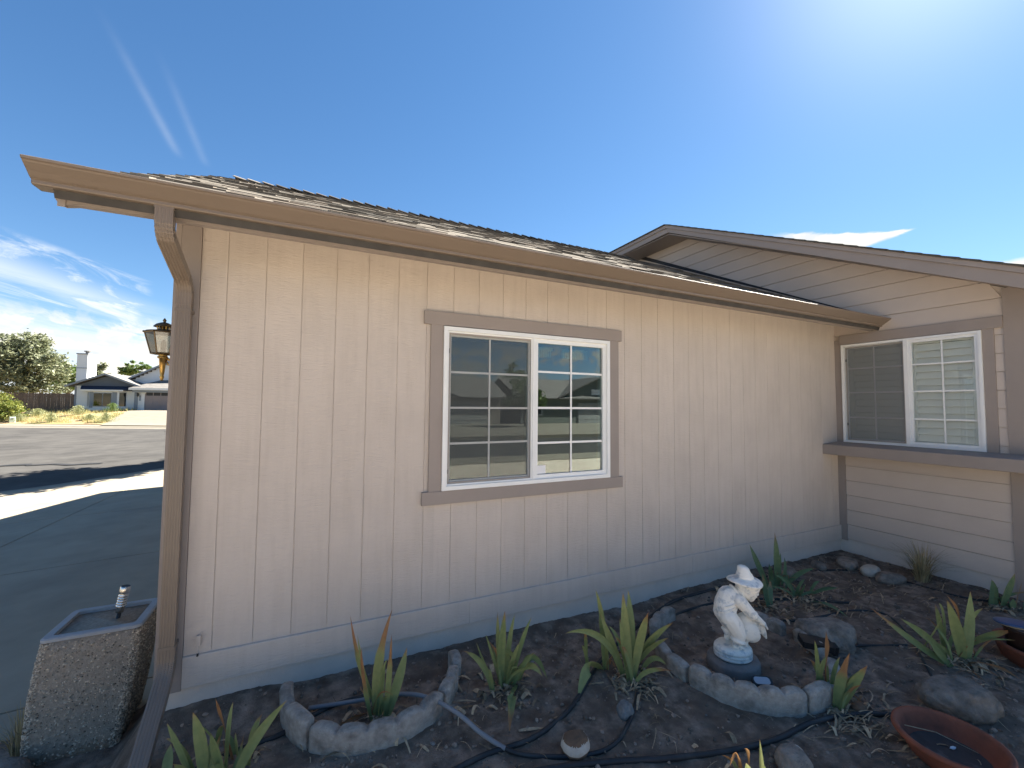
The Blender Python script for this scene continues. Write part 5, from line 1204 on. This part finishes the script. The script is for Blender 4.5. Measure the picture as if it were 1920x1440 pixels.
for i, (d, px, r, h, lab) in enumerate(((33.4, 100, .95, .75, 'pale green weed bush at the kerb below the middle of the brown fence'), (33.6, 202, .85, .78, 'pale green weed bush beside the driveway of the white house'),
        (36.5, 150, .75, .85, 'round weed bush below the left corner of the white house'), (33.5, 40, .7, .65, 'weed bush right of the small pale utility box'), (36, 75, .8, .6, 'weed bush in front of the brown fence'),
        (33.6, 8, .9, .9, 'weed bush under the yellow-green tree at the left edge'), (38.3, 214, .65, .8, 'dark weed bush under the bay window of the white house'), (34.5, 172, .6, .45, 'low weed bush between the two larger ones at the kerb'))):
    q = random.Random(40+i); o = thing('weed_bush', lab, 'bush', at(d, px), 0, gS); mb = MB()
    for _ in range(1500):
        a = q.uniform(0, 6.28); u = abs(q.gauss(0, .5)); rr_ = r*min(1, u); z = h*q.uniform(0, 1)*(1-.6*(rr_/r)**2)
        p = V((rr_*math.cos(a), rr_*math.sin(a), z)); s = q.uniform(.05, .12); up = V((q.gauss(0, .5)+p.x*.6, q.gauss(0, .5)+p.y*.6, 1)).normalized()*s; w = V((math.cos(a+1.5), math.sin(a+1.5), 0))*s*.22
        mb.add([p-w, p+w, p+up], [(0, 1, 2)])
    stuff(mb.build('foliage', 'leafgreen' if 'dark' in lab else 'sage', o))
mb = MB(); q = random.Random(9)
for _ in range(9000):
    d = q.uniform(33.0, 40.5); px = q.uniform(-60, 262-(40.5-d)*7)
    if fbm(d*.7, px*.03, 3, 3) < -.06: continue
    x, y, z = at(d, px); s = q.uniform(.12, .38); a = q.uniform(0, 6.28); w = V((math.cos(a), math.sin(a), 0))*q.uniform(.010, .03); up = V((q.gauss(0, .3), q.gauss(0, .3), 1))*s
    p = V((x, y, z-.02)); mb.add([p-w, p+w, p+up], [(0, 1, 2)])
stuff(mb.build('dry_weeds', 'weed'), 'dry yellow weeds growing all over the yard across the street', 'weeds')
ub = at(33.0, 28)
o = thing('utility_box', 'small pale green utility pedestal by the kerb across the street', 'utility box', (ub[0], ub[1], ub[2]-.05), R(20))
loft(MB(), [(rrect(-.16, .16, -.12, .12, .03), 0), (rrect(-.16, .16, -.12, .12, .03), .46), (rrect(-.14, .14, -.10, .10, .03), .52)]).build('cabinet', 'utility', o)
MB().box(-.17, .17, -.13, .13, 0, .05).build('base', 'kerb', o); MB().box(-.05, .05, -.126, -.121, .32, .40).build('notice', 'picket', o)

# ------------------------------------------------------------------ white house across the street
HZ = 1.0
fh = thing('white_house', 'white house across the street with dark gable, chimney and closed garage door', 'house', (-19.72, 49.75, HZ), R(-7.5))
def fp(name, mb, m, par=None): return mb.build(name, m, par or fh)
fw_ = fp('wall', MB().box(0, 4.75, 0, 9, -.3, 2.35).box(4.75, 12, -.35, 9, -.3, 2.2).prism([(2.2, 2.3), (12.4, 2.3), (6.95, 5.15)], 'y', 2.0, 2.2), 'whitesiding')
for zz in [i*.2 for i in range(-1, 12)]: fp('lap_board', MB().prism([(-.001, zz), (-.022, zz), (-.006, zz+.2), (-.001, zz+.2)], 'x', .12, .92), 'whitesiding', fw_)
for k in range(24):
    zz = 2.35+k*.2; hw = (5.12-zz)/2.85*5.0
    if hw <= .25: break
    # lap boards of the big gable
    fp('lap_board', MB().prism([(1.999, zz), (1.975, zz), (1.992, zz+.2), (1.999, zz+.2)], 'x', 6.95-hw*.95, 6.95+hw*.95), 'whitesiding', fw_)
fp('gable_panel', MB().prism([(-.02, 2.36), (4.75, 2.36), (2.37, 3.34)], 'y', -.03, .05), 'darkgable')
def roofslab(name, m, ridge, eave_l, eave_r, y0, y1, t=.12):
    return fp(name, MB().prism([eave_l, ridge, eave_r, (eave_r[0], eave_r[1]-t), (ridge[0], ridge[1]-t), (eave_l[0], eave_l[1]-t)], 'y', y0, y1), m)
r1_ = roofslab('roof', 'farroof', (2.37, 3.56), (-.55, 2.36), (5.25, 2.36), -.45, 9)
fp('barge_board', MB().prism([(-.57, 2.37), (2.37, 3.57), (5.27, 2.37), (5.27, 2.20), (2.37, 3.40), (-.57, 2.20)], 'y', -.48, -.452), 'greytrim', r1_)
r2_ = roofslab('roof', 'farroof', (6.95, 5.32), (1.6, 2.35), (12.9, 2.2), 1.6, 9)
fp('barge_board', MB().prism([(1.58, 2.36), (6.95, 5.34), (12.9, 2.25), (12.9, 2.08), (6.95, 5.15), (1.58, 2.18)], 'y', 1.57, 1.598), 'greytrim', r2_)
roofslab('rear_roof', 'farroof', (3.6, 4.45), (-.4, 2.8), (8, 2.6), 5.5, 9.5)
fp('barge_board', MB().prism([(-.4, 2.82), (3.6, 4.48), (8, 2.62), (8, 2.42), (3.6, 4.26), (-.4, 2.62)], 'y', 5.4, 5.48), 'whitesiding', r2_)
gr = fp('garage_roof', MB().add([(4.5, -.95, 2.22), (12.5, -.95, 2.22), (12.5, 2.2, 3.2), (5.9, 2.2, 3.2), (4.5, -.95, 2.10), (12.5, -.95, 2.10), (12.5, 2.2, 3.08), (5.9, 2.2, 3.08)], [(0,1,2,3),(7,6,5,4),(0,4,5,1),(1,5,6,2),(3,7,4,0)]), 'farroof')
fp('fascia', MB().box(4.48, 12.5, -.985, -.952, 2.02, 2.21), 'whitesiding', gr)
fp('porch_beam', MB().box(4.7, 12.2, -.80, -.70, 1.80, 2.00), 'greytrim')
gd = fp('garage_door', MB().box(5.55, 10.4, -.42, -.36, -.02, 1.92), 'garagedoor')
for k in range(8):
    xa = 5.62+k*.6
    for j in range(3): fp('panel', MB().prism([(xa+.03, .06+j*.47), (xa+.55, .06+j*.47), (xa+.55, .45+j*.47), (xa+.03, .45+j*.47)], 'y', -.435, -.42), 'garagedoor', gd)
    fp('pane', MB().prism([(xa+.03, 1.50), (xa+.55, 1.50), (xa+.55, 1.80), (xa+.03, 1.80)], 'y', -.432, -.42), 'black', gd)
fp('handle', MB().box(7.4, 7.5, -.45, -.42, .75, .85), 'vinyl', gd)
fp('door_trim', MB().prism([(5.30, -.02), (5.54, -.02), (5.54, 1.66), (5.75, 1.925), (5.75, 2.1), (5.30, 2.1)], 'y', -.46, -.355), 'whitesiding')
fp('corner_board', MB().box(4.70, 4.98, -.40, -.352, -.2, 2.1), 'greytrim')
fp('porch_light', MB().lathe([(0, 1.38), (.07, 1.42), (.09, 1.62), (.12, 1.64), (0, 1.74)], 8, (5.02, -.50, 0)), 'black')
fp('number_plaque', MB().box(5.08, 5.20, -.375, -.352, 1.0, 1.5), 'greytrim')
ch = fp('chimney', MB().box(-.50, .32, .9, 2.3, 2.0, 5.45), 'whitesiding')
fp('chimney_band', MB().box(-.52, .34, .88, 2.32, 4.05, 4.12).box(-.55, .37, .85, 2.35, 5.4, 5.5), 'greytrim', ch)
fp('flue', MB().lathe([(.13, 5.5), (.13, 5.7), (.24, 5.72), (.24, 5.8), (.0, 5.83)], 10, (-.1, 1.6, 0)), 'farroof', ch)
bay = fp('bay', MB().prism([(.92, 0), (1.32, -.48), (3.55, -.48), (3.95, 0)], 'z', -.2, 1.95), 'whitesiding')
fp('awning', MB().add([(.45, -.02, 2.36), (4.35, -.02, 2.36), (3.95, -.72, 2.0), (.75, -.72, 2.0), (3.95, -.72, 1.93), (.75, -.72, 1.93), (.45, -.02, 1.93), (4.35, -.02, 1.93)], [(0,1,2,3),(3,2,4,5),(5,4,7,6),(0,3,5,6),(2,1,7,4)]), 'navy', bay)
fp('awning_trim', MB().box(.73, 3.97, -.75, -.722, 1.88, 2.0), 'whitesiding', bay)
bw = fp('window', MB().box(1.62, 3.02, -.515, -.482, .42, 1.72), 'greytrim')
for xa, xb in ((1.68, 2.30), (2.36, 2.96)): fp('pane', MB().box(xa, xb, -.525, -.516, .48, 1.66), 'darkglass', bw)
for xa, xb in ((1.34, 1.60), (3.05, 3.40)): fp('shutter', MB().box(xa, xb, -.505, -.482, .30, 1.78), 'greytrim', bay)
for pts in (((.97, -.06), (1.28, -.44)), ((3.58, -.455), (3.92, -.055))):
    (xa, ya), (xb, yb) = pts; fp('side_pane', MB().add([(xa, ya-.02, .45), (xb, yb-.02, .45), (xb, yb-.02, 1.75), (xa, ya-.02, 1.75)], [(0, 1, 2, 3)]), 'darkglass', bay)
fp('vent', MB().box(6.65, 7.25, 1.93, 1.97, 3.95, 4.55), 'greytrim'); fp('vent_louvre', MB().box(6.72, 7.18, 1.91, 1.929, 4.01, 4.49), 'farroof')
fp('corner_board', MB().box(-.03, .12, -.035, -.001, -.2, 2.3), 'greytrim')
fd = MB(); n = 8
for i in range(n+1):
    d = 31.3+7.9*i/n
    for px in (192+55*i/n, 300, 420+0*i): x, y, z = at(d, px); fd.v.append((x, y, z+.075))
for i in range(n):
    for k in range(2): q_ = i*3+k; fd.f.append((q_, q_+1, q_+4, q_+3)); fd.m.append(0)
structure(fd.build('far_driveway', 'kerb'))
# brown picket fence beside the white house
fe = thing('fence', 'weathered brown wooden picket fence left of the white house', 'fence', (-19.85, 49.9, HZ-.1), R(-7.5))
mb = MB(); q = random.Random(6)
for k in range(70):
    x = -.08-k*.145; h = 1.72+q.uniform(-.03, .03); z0 = -.35-.004*k
    mb.prism([(x-.132, z0), (x, z0), (x, h-.04), (x-.03, h), (x-.102, h), (x-.132, h-.04)], 'y', -.01+q.uniform(-.006, .006), .012)
stuff(mb.build('pickets', 'picket', fe))
for z in (.35, 1.35): MB().box(-10.2, 0, .013, .05, z, z+.09).build('rail', 'picket', fe)
for k in range(5): MB().box(-.1-k*2.4, -.0-k*2.4, .051, .15, -.4, 1.65).build('post', 'picket', fe)

# ------------------------------------------------------------------ the other side of the street, seen mirrored in the window
def opposite_house(x, y, wd, ht, gable, label, m, doorx):
    o = thing('opposite_house', label, 'house', (x, y, .1), 0, 'houses mirrored in the window')
    def p(n, mb, m_, par=None): return mb.build(n, m_, par or o)
    p('wall', MB().box(0, wd, -8, 0, -.2, ht).prism([(gable[0]-gable[1], ht), (gable[0]+gable[1], ht), (gable[0], ht+gable[1]*.42)], 'y', -.05, 0.0), m)
    p('roof', MB().prism([(gable[0]-gable[1]-.5, ht-.1), (gable[0], ht+gable[1]*.42+.2), (gable[0]+gable[1]+.5, ht-.1), (gable[0]+gable[1]+.5, ht-.22), (gable[0], ht+gable[1]*.42+.05), (gable[0]-gable[1]-.5, ht-.22)], 'y', -8, .5)
      .prism([(0.5, ht-.1), (-4, ht+1.9), (-8.5, ht-.1), (-8.5, ht-.2), (-4, ht+1.78), (.5, ht-.2)], 'x', -.5, wd+.5), 'farroof')
    d = p('garage_door', MB().box(doorx, doorx+4.6, .0, .05, -.1, 2.1), 'greydoor')
    for j in range(4): p('door_panel', MB().box(doorx+.08, doorx+4.52, .05, .065, -.05+j*.53, .43+j*.53), 'greydoor', d)
    for wx in ((.8, 2.2), (wd-2.4, wd-.9)):
        if doorx-.2 < wx[0] < doorx+4.6: continue
        f = p('window', MB().box(wx[0], wx[1], .0, .04, .9, 2.0), 'vinyl'); p('pane', MB().box(wx[0]+.08, wx[1]-.08, .04, .05, .98, 1.92), 'black', f)
    p('gable_vent', MB().box(gable[0]-.7, gable[0]+.7, .001, .03, ht+.25, ht+.8), 'vinyl'); return o
opposite_house(2.5, -31, 13, 2.6, (4.3, 4.2), 'brown house with a gable mirrored in the left half of the main window', 'tan', 7.2)
opposite_house(17.5, -31, 13, 2.6, (8.5, 4.4), 'grey-green house with a pale garage door mirrored in the right half of the main window', 'greenwall', 6.2)
for i, (x, y, s) in enumerate(((15.9, -27, 1.0), (9, -44, 1.5), (24, -45, 1.6), (1, -29, .9))):
    tree('tree', (x, y, .1), ['dark leafy tree between two houses mirrored in the window', 'tree behind the brown house mirrored in the window', 'tree behind the grey-green house mirrored in the window', 'small tree at the left end of the mirrored street'][i], 1.5*s, .15*s,
         [(0, 0, 3.0*s, 1.5*s, 1.4*s, 1.5*s), (.9*s, 0, 2.4*s, 1.1*s, 1.1*s, 1.1*s), (-.9*s, .2, 2.3*s, 1.2*s, 1.1*s, 1.1*s)], 2200, .16*s, 'leafgreen', 60+i, 'trees mirrored in the window')
